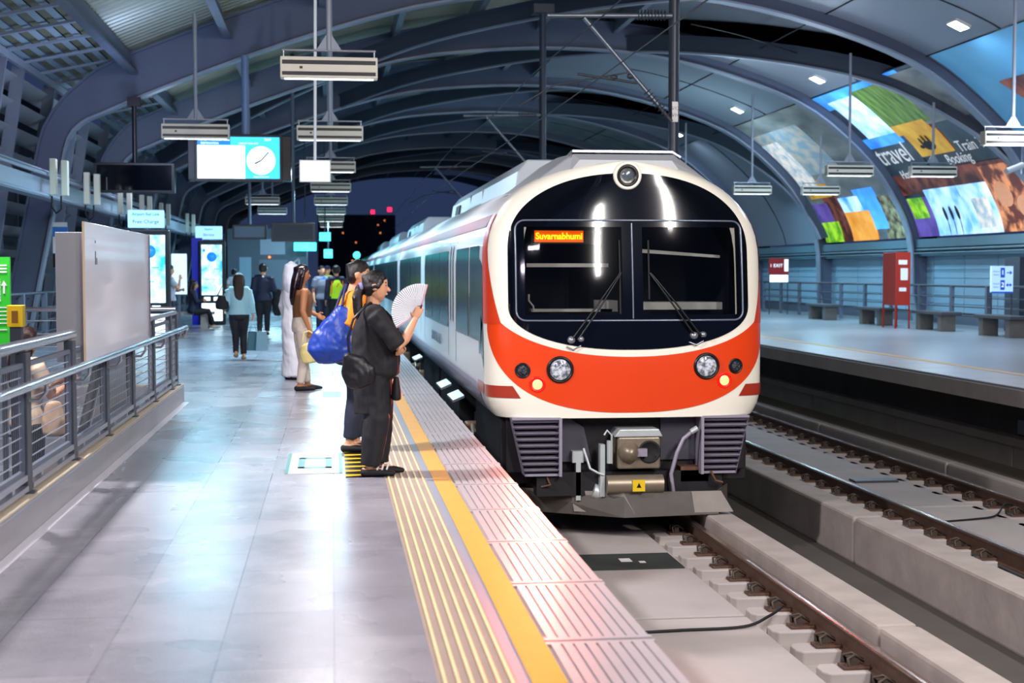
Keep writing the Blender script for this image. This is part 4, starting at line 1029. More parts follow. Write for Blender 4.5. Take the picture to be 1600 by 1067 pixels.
b = MB(); b.tube([(5.1, 21, 5.55), (7.0, 21, 5.75), (9.2, 21, 5.95)], .02, 6); props(b.build('stay_tube', M_steel_l), 'thin tube reaching right from the front mast under the roof', 'stay')
# ---------------------------------------------------------------- stair opening: kerb, railing, board
b = MB(); b.box(-1.90, -1.72, YN, 16.75, -.3, .19, 0); b.box(-1.93, -1.72, YN, 16.78, .19, .205, 1); b.box(-1.745, -1.715, YN, 16.78, .172, .19, 2)
b.box(-3.75, -3.60, YN, 16.75, -.3, .19, 0); b.box(-3.75, -1.72, 16.75, 16.9, -.3, .19, 0); b.box(-3.75, -1.72, 16.75, 16.9, .19, .205, 1)
struct(b.build('trim_30', [mat('grey_granite_kerb', '#8d8a90', .3, 0, .12, 5), mat('beige_kerb_top', '#b3a894', .6, 0, .1, 4), M_steel_l], bevel=.004))
struct(MB().box(-1.718, -1.65, YN, 16.78, 0, .003).build('trim_31', mat('white_floor_band', '#d3d2da', .35, 0, .05, 4)))
struct(MB().box(-3.75, -1.75, YN, 13.4, -3.6, -3.5).build('floor_below', M_concrete_d))
struct(MB().box(-3.60, -1.90, 13.4, 16.75, -.12, 0.0).build('floor_landing', M_floor))
b = MB(); b.box(-3.62, -3.60, YN, 13.4, -3.5, -.3); b.box(-1.90, -1.88, YN, 13.4, -3.5, -.3); b.box(-3.6, -1.9, 13.38, 13.4, -3.5, -.12)
struct(b.build('wall_stairwell', M_concrete_d))
def fence(x, ys, label, side, near=True):
    t = thing('stair_railing', label, 'railing', (x, 0, 0))
    for y in ys:
        b = MB(); b.box(-.03, .03, y - .065, y + .065, .2, 1.03); b.box(-.06, .06, y - .05, y + .05, .2, .215)
        b.build('post', M_steel_d if near else M_steel, t, bevel=.004)
    for k in range(len(ys) - 1):
        y0, y1 = ys[k] + .07, ys[k + 1] - .07
        b = MB()
        for (a, c) in (((0, y0, .33), (0, y1, .33)), ((0, y0, .96), (0, y1, .96))): b.bar(a, c, .028, .03)
        for y in (y0, y1): b.bar((0, y, .33), (0, y, .96), .028, .03)
        f_ = b.build('panel_frame', M_steel, t)
        b = MB()
        for i in range(1, 9): b.bar((0, y0, .33 + i * .07), (0, y1, .33 + i * .07), .006, .006)
        if near:
            n = int((y1 - y0) / .05)
            for i in range(n): b.bar((0.003, y0 + i * .05, .33), (0.003, y0 + i * .05, .96), .0018, .0018)
        b.build('wire_mesh', M_steel_l, f_)
        b = MB(); b.box(-.02, .03, y0, y1, .285, .32); b.box(-.02, .035, y0, y1, .225, .255); b.box(-.015, .02, y0 + .3, y0 + .36, .255, .285); b.box(-.015, .02, y1 - .36, y1 - .3, .255, .285)
        b.build('bottom_rail', M_inox2, t)
    return t
ys = [2.6, 4.1, 5.6, 7.1, 8.62, 10.12, 11.6, 13.1, 14.6, 16.1, 16.72]
f1 = fence(-1.80, ys, 'grey steel railing with wire mesh panels along the stair opening at left', 1)
MB().tube([(-.01, YN, 1.07), (-.01, 10.25, 1.07)], .036, 12).build('top_rail', M_inox, f1)
MB().tube([(.13, YN, .87), (.13, 16.75, .87), (.12, 16.85, .85), (.11, 16.85, .78), (.04, 16.8, .76)], .027, 12).build('handrail', M_inox, f1)
for y in ys: MB().tube([(.0, y, .75), (.09, y, .75), (.13, y, .80), (.13, y, .86)], .012, 6).build('bracket', M_inox2, f1)
MB().box(-.02, .02, 14.2, 16.75, 1.02, 1.06).build('top_rail', M_inox2, f1)
f2_ = fence(-3.68, [5.6, 7.7, 9.8, 11.9, 14.0, 16.4], 'grey railing on the far side of the stair opening, below the louvred wall', -1, False)
MB().tube([(0, YN, 1.10), (0, 16.9, 1.10)], .03, 10).build('top_rail', M_inox, f2_); MB().tube([(.12, YN, .87), (.12, 16.7, .87)], .024, 10).build('handrail', M_inox, f2_)
t = thing('stair_railing', 'short grey railing closing the far end of the stair opening', 'railing', (0, 16.82, 0))
for x in (-3.5, -2.9, -2.3, -1.85): MB().box(x - .035, x + .035, -.03, .03, .2, 1.06).build('post', M_steel, t)
MB().tube([(-3.6, 0, 1.08), (-1.8, 0, 1.08)], .028, 10).build('top_rail', M_inox, t)
for z in (.35, .5, .65, .8, .95): MB().tube([(-3.6, 0, z), (-1.8, 0, z)], .008, 6).build('rail', M_inox2, t)
long_rail(-5.75, 'bluish grey railing in front of the louvred wall', 17, 60, 1.1)
# white board box on the railing
t = thing('white_panel_box', 'large glossy white blank board mounted above the stair railing', 'board', (-1.80, 10.5, 0))
MB().box(-.16, .03, 0, 3.45, .86, 1.79).build('housing', mat('grey_board_side', '#8d8f92', .45, 0, .06, 3), t, bevel=.005)
MB().box(.035, .047, -.02, 3.52, .84, 1.865).build('face_sheet', mat('glossy_white_sheet', '#f0f0fa', .25, 0, .03, .8, coat=.4), t, bevel=.002)
MB().box(.034, .05, -.032, -.02, .84, 1.865).build('edge_trim', mat('cream_edge_tape', '#cbb79a', .5, 0, .1, 6), t)
b = MB(); b.box(.047, .05, .44, .46, 1.56, 1.66); b.box(.047, .05, .50, .515, 1.56, 1.61); b.box(.047, .05, .44, .46, 1.72, 1.74); b.build('ink_mark', M_steel_d, t)
b = MB()
for yy in (3.48,): b.tube([(.06, yy, .84), (.06, yy, 1.86)], .012, 6)
b.build('corner_rod', M_inox, t)
# escalator
t = thing('escalator', 'escalator with steel balustrades coming up through the stair opening', 'escalator', (0, 0, 0))
def esc(y): return min(0.0, (y - 13.6) * .62)
for x in (-2.12, -3.12):
    b = MB(); n = 14; rings = []
    for i in range(n + 1):
        y = 8.4 + (14.7 - 8.4) * i / n; z = esc(y); rings.append([(x - .05, y, z - .25), (x + .05, y, z - .25), (x + .05, y, z + .82), (x - .05, y, z + .82)])
    b.loft(rings, 0, False); b.build('balustrade', M_inox2, t)
    P = [(x, 8.4 + (14.7 - 8.4) * i / n, esc(8.4 + (14.7 - 8.4) * i / n) + .86) for i in range(n + 1)] + [(x, 14.95, .80), (x, 15.05, .6), (x, 14.95, .38), (x, 14.7, .3)]
    MB().tube(P, .04, 8).build('moving_handrail', M_blackmatte, t)
b = MB()
for i in range(16):
    y = 13.6 - i * .38; b.box(-3.05, -2.19, y - .38, y, -.235 * i - .5, -.235 * i)
b.build('step', mat('ribbed_escalator_step', '#9aa0a8', .35, .6, .1, 30), t)
MB().box(-3.05, -2.19, 13.6, 14.6, -.05, .01).build('comb_plate', M_inox2, t)
# green sign and yellow box on posts
t = thing('green_notice', 'narrow bright green upright notice with white lettering by the escalator', 'sign', (-2.50, 11.3, 0))
M_grn = mat('bright_green_sign', '#2fae2c', .4, 0, .04, 3, emit='#2fae2c', estr=.25)
MB().box(-.055, .055, -.02, .02, .95, 1.62).build('panel', M_grn, t); MB().box(-.02, .02, -.01, .01, -1.5, .95).build('post', M_steel_d, t)
b = MB()
b.box(-.035, .035, -.024, -.021, 1.55, 1.562); b.box(-.035, .035, -.024, -.021, 1.50, 1.512); b.box(-.035, .035, -.024, -.021, 1.525, 1.537)
for z in (1.23, 1.20, 1.17, 1.14, 1.11, 1.06): b.box(-.035, .03, -.024, -.021, z, z + .008)
b.box(.005, .02, -.024, -.021, 1.34, 1.40); b.prism([(-.01, 1.40), (.035, 1.40), (.0125, 1.44)], 'y', -.024, -.021)
b.build('lettering', M_white, t)
text('lettering', 'Escalator', .05, M_white, t, (-.028, -.022, 1.37), (R(90), R(-90), 0), .001)
t = thing('yellow_ticket_box', 'small yellow box on a dark post beside the green notice', 'box', (-2.32, 10.9, 0))
MB().box(-.055, .055, -.06, .06, 1.10, 1.26).build('case', M_yellowb, t, bevel=.004); MB().box(-.02, .025, -.064, -.058, 1.13, 1.22).build('slot', mat('orange_slot', '#8a5a10', .5), t); MB().box(-.04, .04, -.04, .04, -1.5, 1.10).build('post', M_steel_d, t)
o = MB().lathe((-2.42, 10.2, .86), (1, 0, 0), [(-.03, .16), (.03, .16)], 24).build('escalator_newel_cover', mat('beige_newel_cover', '#a08a80', .5, .1, .1, 4)); props(o, 'rounded beige cover below the green notice', 'cover')
MB().box(-2.44, -2.40, 10.19, 10.21, -2, .8).build('post', M_steel_d, o)

# ---------------------------------------------------------------- displays and signs over the platform
M_scrb = mat('lit_cyan_screen', '#2aa6d8', .3, 0, .15, 1, emit='#35b4e6', estr=1.2)
M_scrw = mat('lit_white_screen', '#e8fbff', .3, 0, .03, 2, emit='#dffaff', estr=1.5)
M_scrd = mat('lit_blue_header', '#1668b8', .3, 0, .1, 2, emit='#1a78c8', estr=.9)
M_ink = mat('black_ink', '#101418', .6, 0, 0, 5)
t = thing('information_display', 'wide lit display with white timetable and round clock, hung in a black case', 'display', (-2.02, 32.3, 4.05))
MB().box(-1.13, 1.13, 0, .5, -.50, .49).build('case', M_black, t, bevel=.01)
MB().box(-.98, .94, -.04, 0, -.53, .52).build('screen_frame', M_black, t, bevel=.01)
MB().box(-.92, .88, -.05, -.04, -.46, .46).build('screen', M_scrb, t)
SCR = KIDS[t.name][-1]
MB().box(-.92, .12, -.054, -.05, -.46, .27).build('timetable', M_scrw, SCR); MB().box(-.92, -.2, -.055, -.05, .28, .46).build('header', M_scrd, SCR)
MB().lathe((.47, -.05, -.06), (0, -1, 0), [(0, .315), (.008, .315), (.009, .001)], 40).build('clock_face', M_scrw, SCR)
b = MB()
for k in range(12):
    a = R(30 * k); d = Vector((math.sin(a), 0, math.cos(a))); c = Vector((.47, -.064, -.06)); b.bar(c + d * .23, c + d * .29, .004, .026, up=(0, 1, 0))
c = Vector((.47, -.066, -.06)); b.bar(c, c + Vector((math.sin(R(42)), 0, math.cos(R(42)))) * .25, .028, .004, up=(0, 1, 0)); b.bar(c, c + Vector((math.sin(R(243)), 0, math.cos(R(243)))) * .16, .032, .004, up=(0, 1, 0))
b.build('clock_hands', M_ink, SCR)
text('screen_lettering', 'TO SUVARNABHUMI', .075, M_scrw, SCR, (-.56, -.058, .40), (R(90), 0, 0), .001, bold=.002); text('screen_lettering', '20:07', .07, M_scrw, SCR, (.62, -.056, .40), (R(90), 0, 0), .001)
text('screen_lettering', 'DESTINATION', .06, M_scrw, SCR, (-.65, -.058, .315), (R(90), 0, 0), .001); text('screen_lettering', 'AIRPORT RAIL LINK', .05, M_scrw, SCR, (.2, -.056, .315), (R(90), 0, 0), .001)
text('screen_lettering', 'Suvarnabhumi  Track 2', .06, M_teal, SCR, (-.45, -.058, .05), (R(90), 0, 0), .001); text('screen_lettering', 'Airport Rail Link', .05, M_scrw, SCR, (.47, -.056, -.42), (R(90), 0, 0), .001)
text('screen_lettering', 'Next train arriving', .06, M_ink, SCR, (-.35, -.058, -.42), (R(90), 0, 0), .001)
MB().tube([(.12, .25, .49), (.12, .25, vz(-1.9, 0) - 4.05)], .085, 14).build('post', mat('blue_grey_post', '#6f86a8', .35, .1, .08, 2), t)
t = thing('unlit_display', 'unlit black display hanging from a black pole left of the clock screen', 'display', (-4.27, 32.0, 3.58))
MB().box(-.86, .86, 0, .25, -.33, .32).build('case', M_black, t, bevel=.01); MB().box(-.80, .80, -.006, 0, -.28, .27).build('screen', M_mask, t)
MB().tube([(0, .12, .3), (0, .12, vz(-4.27, -.1) - 3.58)], .055, 10).build('pole', M_black, t); MB().box(-.14, .14, .02, .22, 1.55, 1.75).build('clamp', M_black, t)
t = thing('small_screen', 'small lit white screen on the thin white pole', 'display', (-.25, 22.3, 3.07))
MB().box(-.24, .24, 0, .08, -.17, .17).build('case', M_white, t, bevel=.004); MB().box(-.215, .215, -.006, 0, -.145, .145).build('screen', M_scrw, t)
MB().tube([(0, .06, .15), (.03, .06, vz(-.2, 0.1) - 3.07)], .024, 10).build('pole', mat('white_pole_glow', '#dfe6ee', .35, 0, .04, 3, emit='#dfe6ee', estr=.12), t)  # faint glow mixed into the white paint; the pole is no lamp
o = MB().tube([(-.02, 27.8, 4.1), (-.02, 27.8, vz(0))], .06, 10).build('blue_ceiling_post', M_steel_l); props(o, 'blue-grey round post behind the thin white pole', 'post')
def dark_disp(x, y, z, w_, h_, label, lit, ztop=None):
    t = thing('hanging_display', label, 'display', (x, y, z)); MB().box(-w_ / 2, w_ / 2, 0, .25, -h_ / 2, h_ / 2).build('case', M_black, t, bevel=.01)
    MB().box(-w_ / 2 + .06, w_ / 2 - .06, -.008, 0, -h_ / 2 + .06, h_ / 2 - .06).build('screen', lit, t)
    MB().tube([(0, .1, h_ / 2), (0, .1, vz(x, 1.2) - z)], .05, 8).build('pole', M_steel, t)
dark_disp(-2.42, 43.0, 2.71, 1.0, .44, 'unlit grey-blue display below the clock screen', mat('dim_blue_screen', '#2a4458', .3, 0, .1, 2, emit='#2a4a60', estr=.25))
dark_disp(-1.10, 41.6, 2.67, 1.25, .55, 'blank dark display box right of the dim one, above the walkers', mat('dark_blue_board', '#2a3644', .5, 0, .1, 2))
# lit signs in the distance
M_tealg = mat('lit_teal_sign', '#46d8d0', .4, 0, .1, 3, emit='#3fd8d8', estr=2.2)
for (x, y, z, w_, h_, n, lab) in ((-1.02, 55.4, 2.5, .85, .32, 'direction_sign', 'cyan lit direction sign beyond the blank display'), (-.27, 58.0, 2.95, .45, .34, 'exit_sign', 'small lit exit sign hanging in the distance'), (-.17, 68.0, 2.4, .4, .4, 'distant_sign', 'tiny lit cyan sign farthest along the platform')):
    t = thing(n, lab, 'sign', (x, y, z)); MB().box(-w_ / 2, w_ / 2, 0, .12, -h_ / 2, h_ / 2).build('case', M_tealg, t); MB().tube([(0, .06, h_ / 2), (0, .06, vz(x, 1.2) - z)], .03, 6).build('rod', M_steel_d, t)
    text('lettering', 'EXIT' if n == 'exit_sign' else '1 2', h_ * .6, M_white, t, (0, -.006, 0), (R(90), 0, 0), .002)
# kiosks
M_map = two_tone('lit_map_screen', '#2aa8d8', '#d8f6fc', 2.6, .25, .36, .60, 1.0)
def kiosk(x, y, label, hdr, lab2, hw=.42):
    t = thing('map_kiosk', label, 'kiosk', (x, y, 0), 0, 'lit map kiosks')
    MB().box(-hw, hw, 0, .28, 0, 2.42).build('cabinet', M_black, t, bevel=.04)
    MB().box(-hw + .09, hw - .09, -.012, 0, .86, 2.30).build('map_screen', M_map, t)
    b = MB()
    b.lathe((0, -.012, 1.95), (0, -1, 0), [(0, .14), (.004, .14), (.005, .001)], 20); b.box(-.25, -.18, -.018, -.012, 2.1, 2.18); b.box(.05, .2, -.016, -.012, 1.6, 1.62); b.box(-.2, .1, -.016, -.012, 1.3, 1.32)
    b.build('map_mark', M_scrd, t)
    b = MB(); b.box(-.22, -.05, -.014, 0, .70, .80); b.box(.05, .22, -.014, 0, .70, .80); b.build('logo_plate', M_scrw, t)
    MB().box(-hw + .09, hw - .09, -.014, 0, .12, .62).build('lower_light', M_scrw, t)
    h = thing('kiosk_header', lab2, 'sign', (x - .1, y + .3, 2.62)); MB().box(-.38, .38, 0, .1, -.16, .22).build('panel', mat('lit_pale_blue_header', '#a8d0f4', .3, 0, .05, 3, emit='#8cc4f8', estr=1.0), h, bevel=.02)
    MB().box(-.03, .03, .02, .08, -2.6, -.16).build('stem', M_steel, h)
    text('header_text', hdr[0], .085, M_scrd, h, (0, -.004, .13), (R(90), 0, 0), .002, bold=.002); text('header_text', hdr[1], .11, M_ink, h, (0, -.004, -.03), (R(90), 0, 0), .002)
kiosk(-3.85, 31.0, 'tall black map kiosk half hidden by the white board', ('Airport Rail Link', 'Free Charge'), 'pale blue header sign above the nearer kiosk')
kiosk(-3.42, 41.6, 'tall black map kiosk with lit base beside the seated person', ('Station', 'Service'), 'pale blue header sign above the farther kiosk', .38)
t = thing('white_light_panel', 'plain pale lit panel between the two kiosks', 'panel', (-3.86, 37.0, 0))
MB().box(-.19, .19, 0, .08, .95, 1.98).build('panel', mat('soft_lit_panel', '#cfe4f4', .4, 0, .04, 2, emit='#bcdcf4', estr=.8), t, bevel=.01); MB().box(-.03, .03, .02, .07, 0, .95).build('post', M_steel, t)
o = MB().box(-4.0, -3.7, 41.8, 42.2, 0, 2.5).build('blue_pillar', mat('deep_blue_lit_pillar', '#1a2cc0', .4, 0, .05, 2, emit='#1020d8', estr=.1)); props(o, 'deep blue glowing pillar left of the farther kiosk', 'pillar')
# waiting bench on the near platform
t = thing('waiting_bench', 'low grey bench under the seated person in dark clothes', 'bench', (-3.9, 38.8, 0)); MB().box(-.75, .75, 0, .42, .38, .45).build('seat', M_concrete, t); MB().box(-.65, -.45, .02, .4, 0, .38).build('leg', M_concrete, t); MB().box(.4, .6, .02, .4, 0, .38).build('leg', M_concrete, t)
# service room far along
t = thing('service_room', 'dark service room with pale doors at the far end of the platform', 'building', (-3.0, 56, 0))
MB().box(-1.0, 2.0, 0, 4, 0, 3.2).build('wall', mat('dark_grey_cladding', '#46505c', .5, 0, .1, .8), t); MB().box(-.55, -.1, -.03, 0, .1, 2.1).build('door', mat('pale_blue_door', '#7f9aa8', .4, 0, .1, 1), t); MB().box(.2, 1.3, -.03, 0, .1, 2.0).build('door', mat('grey_door', '#5f6c78', .4, 0, .1, 1), t)
MB().box(.25, 1.2, -.04, 0, 2.2, 2.8).build('grey_notice_board', M_steel_l, t); MB().lathe((.6, -.05, 2.1), (0, -1, 0), [(0, .04), (.04, .03)], 10).build('warning_lamp', mat('orange_lamp', '#ff6a20', .4, emit='#ff6010', estr=5), t)
t = thing('glass_partition', 'slanted white framed glass partition beyond the walking man', 'partition', (-1.35, 50, 0))
b = MB(); b.bar((-.25, 0, 0), (-.25, 0, 1.6), .05, .05); b.bar((.22, 0, 0), (.22, 0, 2.0), .05, .05); b.bar((-.25, 0, 1.6), (.22, 0, 2.0), .05, .06); b.build('frame', M_white, t); MB().add([(-.23, 0, .1), (.2, 0, .1), (.2, 0, 1.95), (-.23, 0, 1.58)], [(0, 1, 2, 3)]).build('glass', mat('dim_glass', '#6fa8c8', .1, 0, .05, 2, alpha=.4), t)
# arrow sign on the first column
t = thing('column_sign', 'narrow white and blue sign with black arrows on the first column', 'sign', (-6.0, 32.75, 0))
MB().box(-.16, .16, 0, .04, 2.3, 2.62).build('blue_plate', mat('sign_blue', '#3f7fd0', .4, 0, .05, 3), t); MB().box(-.16, .16, -.002, .04, 2.52, 2.62).build('white_plate', M_white, t)
MB().box(-.16, .16, 0, .04, 1.93, 2.3).build('white_plate', M_white, t); MB().box(-.16, .16, 0, .04, 1.62, 1.93).build('black_plate', M_black, t)
for (z, m_) in ((2.11, M_black), (1.78, M_white)): b = MB(); b.box(-.08, .1, -.008, 0, z - .015, z + .015); b.add([(-.1, -.008, z), (0.0, -.008, z + .09), (.02, -.008, z + .06), (-.05, -.008, z), (.02, -.008, z - .06), (0.0, -.008, z - .09)], [(0, 1, 2, 3), (0, 3, 4, 5)]); b.build('arrow', m_, t, fix=False)

# ---------------------------------------------------------------- far platform signs
def legsign(x, y, z0, z1, w_, mt, label, name='platform_sign'):
    t = thing(name, label, 'sign', (x, y, 0)); MB().box(-w_ / 2, w_ / 2, 0, .08, z0, z1).build('panel', mt, t, bevel=.006)
    for sx in (-1, 1): MB().tube([(sx * (w_ / 2 - .02), .04, 0), (sx * (w_ / 2 - .02), .04, z0 + .02)], .022, 8).build('leg', M_steel_d, t)
    return t
M_sgr = mat('dark_red_sign', '#8a1f24', .4, 0, .06, 3, emit='#8a1f24', estr=.15); M_sgw = mat('lit_white_sign', '#e8f2f8', .4, 0, .03, 3, emit='#dceefa', estr=.8); M_sgb = mat('lit_pale_blue_sign', '#b8d4f6', .4, 0, .03, 3, emit='#a8ccf8', estr=.55); M_sgbi = mat('sign_blue_ink', '#1f5fd0', .4, 0, .03, 3, emit='#1f5fd0', estr=.2)
t = legsign(15.95, 49.6, 1.42, 2.02, .72, M_sgr, 'red and white notice on two thin legs at the far left of the far platform')
MB().box(-.34, .34, -.01, 0, 1.16, 1.42).build('white_panel', M_sgw, t); MB().box(.2, .34, -.012, 0, 1.55, 1.98).build('white_plate', M_sgw, t); text('sign_text', '1 EXIT', .17, M_sgw, t, (-.1, -.004, 1.75), (R(90), 0, 0), .002)
t = legsign(16.2, 32.9, 1.02, 1.66, .56, M_sgb, 'lit pale blue track sign with numbers and arrows above the railing')
MB().box(-.28, .28, -.004, 0, 1.0, 1.04).build('blue_edge', M_sgbi, t)
for (zz, n_, ar) in ((1.50, '1', '\u2192'), (1.20, '2', '\u2194')):
    MB().box(-.05, .06, -.006, 0, zz - .12, zz + .12).build('number_plate', M_sgbi, t); text('number', n_, .16, M_sgw, t, (.005, -.01, zz), (R(90), 0, 0), .002)
    b = MB(); b.box(.11, .23, -.006, 0, zz - .012, zz + .012); b.prism([(.19, zz - .05), (.25, zz), (.19, zz + .05)], 'y', -.006, 0)
    if n_ == '2': b.prism([(.15, zz - .05), (.09, zz), (.15, zz + .05)], 'y', -.006, 0)
    b.build('arrow', M_sgbi, t); text('sign_text', 'Airport', .055, M_sgbi, t, (-.16, -.006, zz + .03), (R(90), 0, 0), .001); text('sign_text', 'Station', .05, M_sgbi, t, (-.16, -.006, zz - .05), (R(90), 0, 0), .001)
t = thing('yellow_horn', 'narrow yellow emergency phone unit on the far wall', 'phone', (16.9, 41.2, 0)); MB().box(-.10, .10, 0, .08, 1.15, 2.05).build('case', M_yellowb, t, bevel=.02); MB().box(-.04, .04, -.01, 0, 1.25, 1.95).build('dark_strip', M_black, t); MB().box(-.02, .02, .0, .04, 0, 1.15).build('stem', M_steel, t)
o = MB().box(17.2, 17.5, 34.0, 34.8, 0, 1.9).build('dark_wall_post', M_steel_d); props(o, 'dark post beside the pale blue track sign', 'post')

# ---------------------------------------------------------------- beyond the station: night city
M_city = mat('dark_city_wall', '#10131f', .8, 0, .2, .1); M_red_e = mat('red_beacon', '#ff2040', .4, emit='#ff1030', estr=6); M_cy_e = mat('cyan_city_light', '#50f0e0', .4, emit='#40e8e0', estr=3)
for k, (x, y, z, w_, h_, lab) in enumerate(((4.5, 260, -10, 14, 22, 'dark distant tower with red beacons beyond the train roof'), (11, 300, -10, 9, 14, 'low dark distant building left of the train in the night'), (-16, 240, -10, 22, 16, 'wide dark distant block behind the platform end'))):
    t = thing('distant_building', lab, 'building', (x, y, z)); MB().box(-w_ / 2, w_ / 2, 0, 8, 0, h_).build('wall', M_city, t)
    b = MB(); rr_ = random.Random(k)
    for i in range(10): xx = rr_.uniform(-w_ / 2 + 1, w_ / 2 - 1); zz_ = rr_.uniform(11, h_ - 1); b.box(xx, xx + .25, -.1, 0, zz_, zz_ + .25)
    b.build('window', M_cy_e if k else mat('warm_city_light', '#ffb080', .4, emit='#ff9050', estr=.8), t)
    if k == 0: b = MB(); b.box(2.6, 3.2, -.2, 0, h_ + .2, h_ + .8); b.box(5.6, 6.3, -.2, 0, h_ + .6, h_ + 1.3); b.build('beacon', M_red_e, t)
t = thing('signal_lamp', 'glowing cyan lamp far down the platform above the walkers', 'lamp', (1.55, 90, 0)); MB().lathe((0, 0, 2.6), (0, -1, 0), [(0, .22), (.1, .2), (.11, .001)], 16).build('lens', M_cy_e, t); MB().tube([(0, .05, 0), (0, .05, 2.6)], .05, 8).build('post', M_steel_d, t)
# ---------------------------------------------------------------- people
def ell(mb, pts, rad, side=(1, 0, 0), n=14, cap=0.6):
    pts = [Vector(p) for p in pts]; rad = [(r, r) if not isinstance(r, (tuple, list)) else r for r in rad]; rings = []
    S_ = Vector(side)
    def ring(p, t, a, b):
        s_ = S_ - t * S_.dot(t)
        if s_.length < .2: s_ = Vector((0, 1, 0)) - t * t.y
        s_.normalize(); f = t.cross(s_)
        return [p + s_ * (a * math.cos(2 * math.pi * k / n)) + f * (b * math.sin(2 * math.pi * k / n)) for k in range(n)]
    N_ = len(pts)
    for i, p in enumerate(pts):
        t = (pts[min(i + 1, N_ - 1)] - pts[max(i - 1, 0)]).normalized(); a, b = rad[i]; m_ = min(a, b)
        if i == 0: rings += [ring(p - t * m_ * cap, t, a * .25, b * .25), ring(p - t * m_ * cap * .7, t, a * .7, b * .7)]
        rings.append(ring(p, t, a, b))
        if i == N_ - 1: rings += [ring(p + t * m_ * cap * .7, t, a * .7, b * .7), ring(p + t * m_ * cap, t, a * .25, b * .25)]
    mb.loft(rings, 0, True)
    return mb
def fuse(mb, name, mt, parent, voxel=.014, smooth=3, wr=0.0, wscale=9.0):
    o = mb.build(name, mt)
    r = o.modifiers.new('r', 'REMESH'); r.mode = 'VOXEL'; r.voxel_size = voxel; r.use_smooth_shade = True
    s_ = o.modifiers.new('s', 'SMOOTH'); s_.factor = .5; s_.iterations = smooth
    me = bpy.data.meshes.new_from_object(o.evaluated_get(bpy.context.evaluated_depsgraph_get()))
    bpy.data.objects.remove(o)
    if wr:
        me.update(); co = [v.co.copy() for v in me.vertices]; no = [v.normal.copy() for v in me.vertices]
        for v, c, n_ in zip(me.vertices, co, no):
            q = noise.noise(Vector((c.x * wscale, c.y * wscale, c.z * wscale * .55 + 3))) + .5 * noise.noise(Vector((c.x * wscale * 2.2 + c.z * 6, c.y * wscale * 2.2, c.z * wscale * 1.6)))
            v.co = c + n_ * q * wr
    me.name = name; me.materials.clear(); me.materials.append(mt)
    me.polygons.foreach_set('use_smooth', [True] * len(me.polygons))
    q = bpy.data.objects.new(name, me); COL.objects.link(q); q.parent = parent; KIDS.setdefault(parent.name, []).append(q)
    return q
def hand(mb, wr, d, palm_n, r=1.0, curl=.5, thumb_side=None):
    """palm and five fingers; d: pointing direction, palm_n: the way the palm faces"""
    wr = Vector(wr); d = Vector(d).normalized(); pn = Vector(palm_n); pn = (pn - d * pn.dot(d)).normalized(); s_ = d.cross(pn).normalized()
    if thumb_side is not None and s_.dot(Vector(thumb_side)) < 0: s_ = -s_
    ell(mb, [wr, wr + d * .035 * r, wr + d * .075 * r, wr + d * .09 * r], [(.020 * r, .016 * r), (.034 * r, .016 * r), (.038 * r, .013 * r), (.034 * r, .011 * r)], s_, 12)
    for i, L_ in enumerate((.072, .080, .074, .058)):
        b = wr + d * (.085 * r) + s_ * (.027 - .018 * i) * r; pts = [b]; dd = d.copy(); a = curl
        for seg in (.42, .33, .25):
            dd = (dd * math.cos(a) + pn * math.sin(a)).normalized(); pn2 = pn
            pts.append(pts[-1] + dd * L_ * seg * r); a = curl * 1.1
            # bend further in the palm plane
            d_ = dd
        # cumulative bend
        pts = [b]; ang = 0
        for seg in (.42, .33, .25):
            ang += curl; pts.append(pts[-1] + (d * math.cos(ang) + pn * math.sin(ang)) * L_ * seg * r)
        ell(mb, pts, [.0095 * r, .0090 * r, .0085 * r, .0072 * r], s_, 8)
    t0 = wr + d * .022 * r + s_ * .026 * r; t1 = t0 + (d * .5 + s_ * .75 + pn * .2).normalized() * .034 * r; t2 = t1 + (d * .85 + s_ * .15 + pn * (.3 + curl * .4)).normalized() * .032 * r; t3 = t2 + (d * .7 - s_ * .15 + pn * (.4 + curl * .4)).normalized() * .024 * r
    ell(mb, [t0, t1, t2, t3], [.013 * r, .0115 * r, .0105 * r, .008 * r], pn, 8)
DEFT = [(.470, 0, .088, .070), (.505, 0, .100, .076), (.545, 0, .098, .072), (.595, 0, .080, .062), (.650, .004, .086, .066), (.710, .008, .096, .070), (.765, .002, .098, .062), (.805, -.004, .070, .045), (.83, -.004, .035, .034)]
M_skin = mat('warm_skin', '#d09a78', .5, 0, .06, 8); M_skin2 = mat('tan_skin', '#b0764f', .5, 0, .06, 8)
M_hair = mat('black_hair', '#0e0a0c', .28, 0, .3, 40, .4); M_hairb = mat('brown_black_hair', '#2a1712', .3, 0, .3, 40, .4)
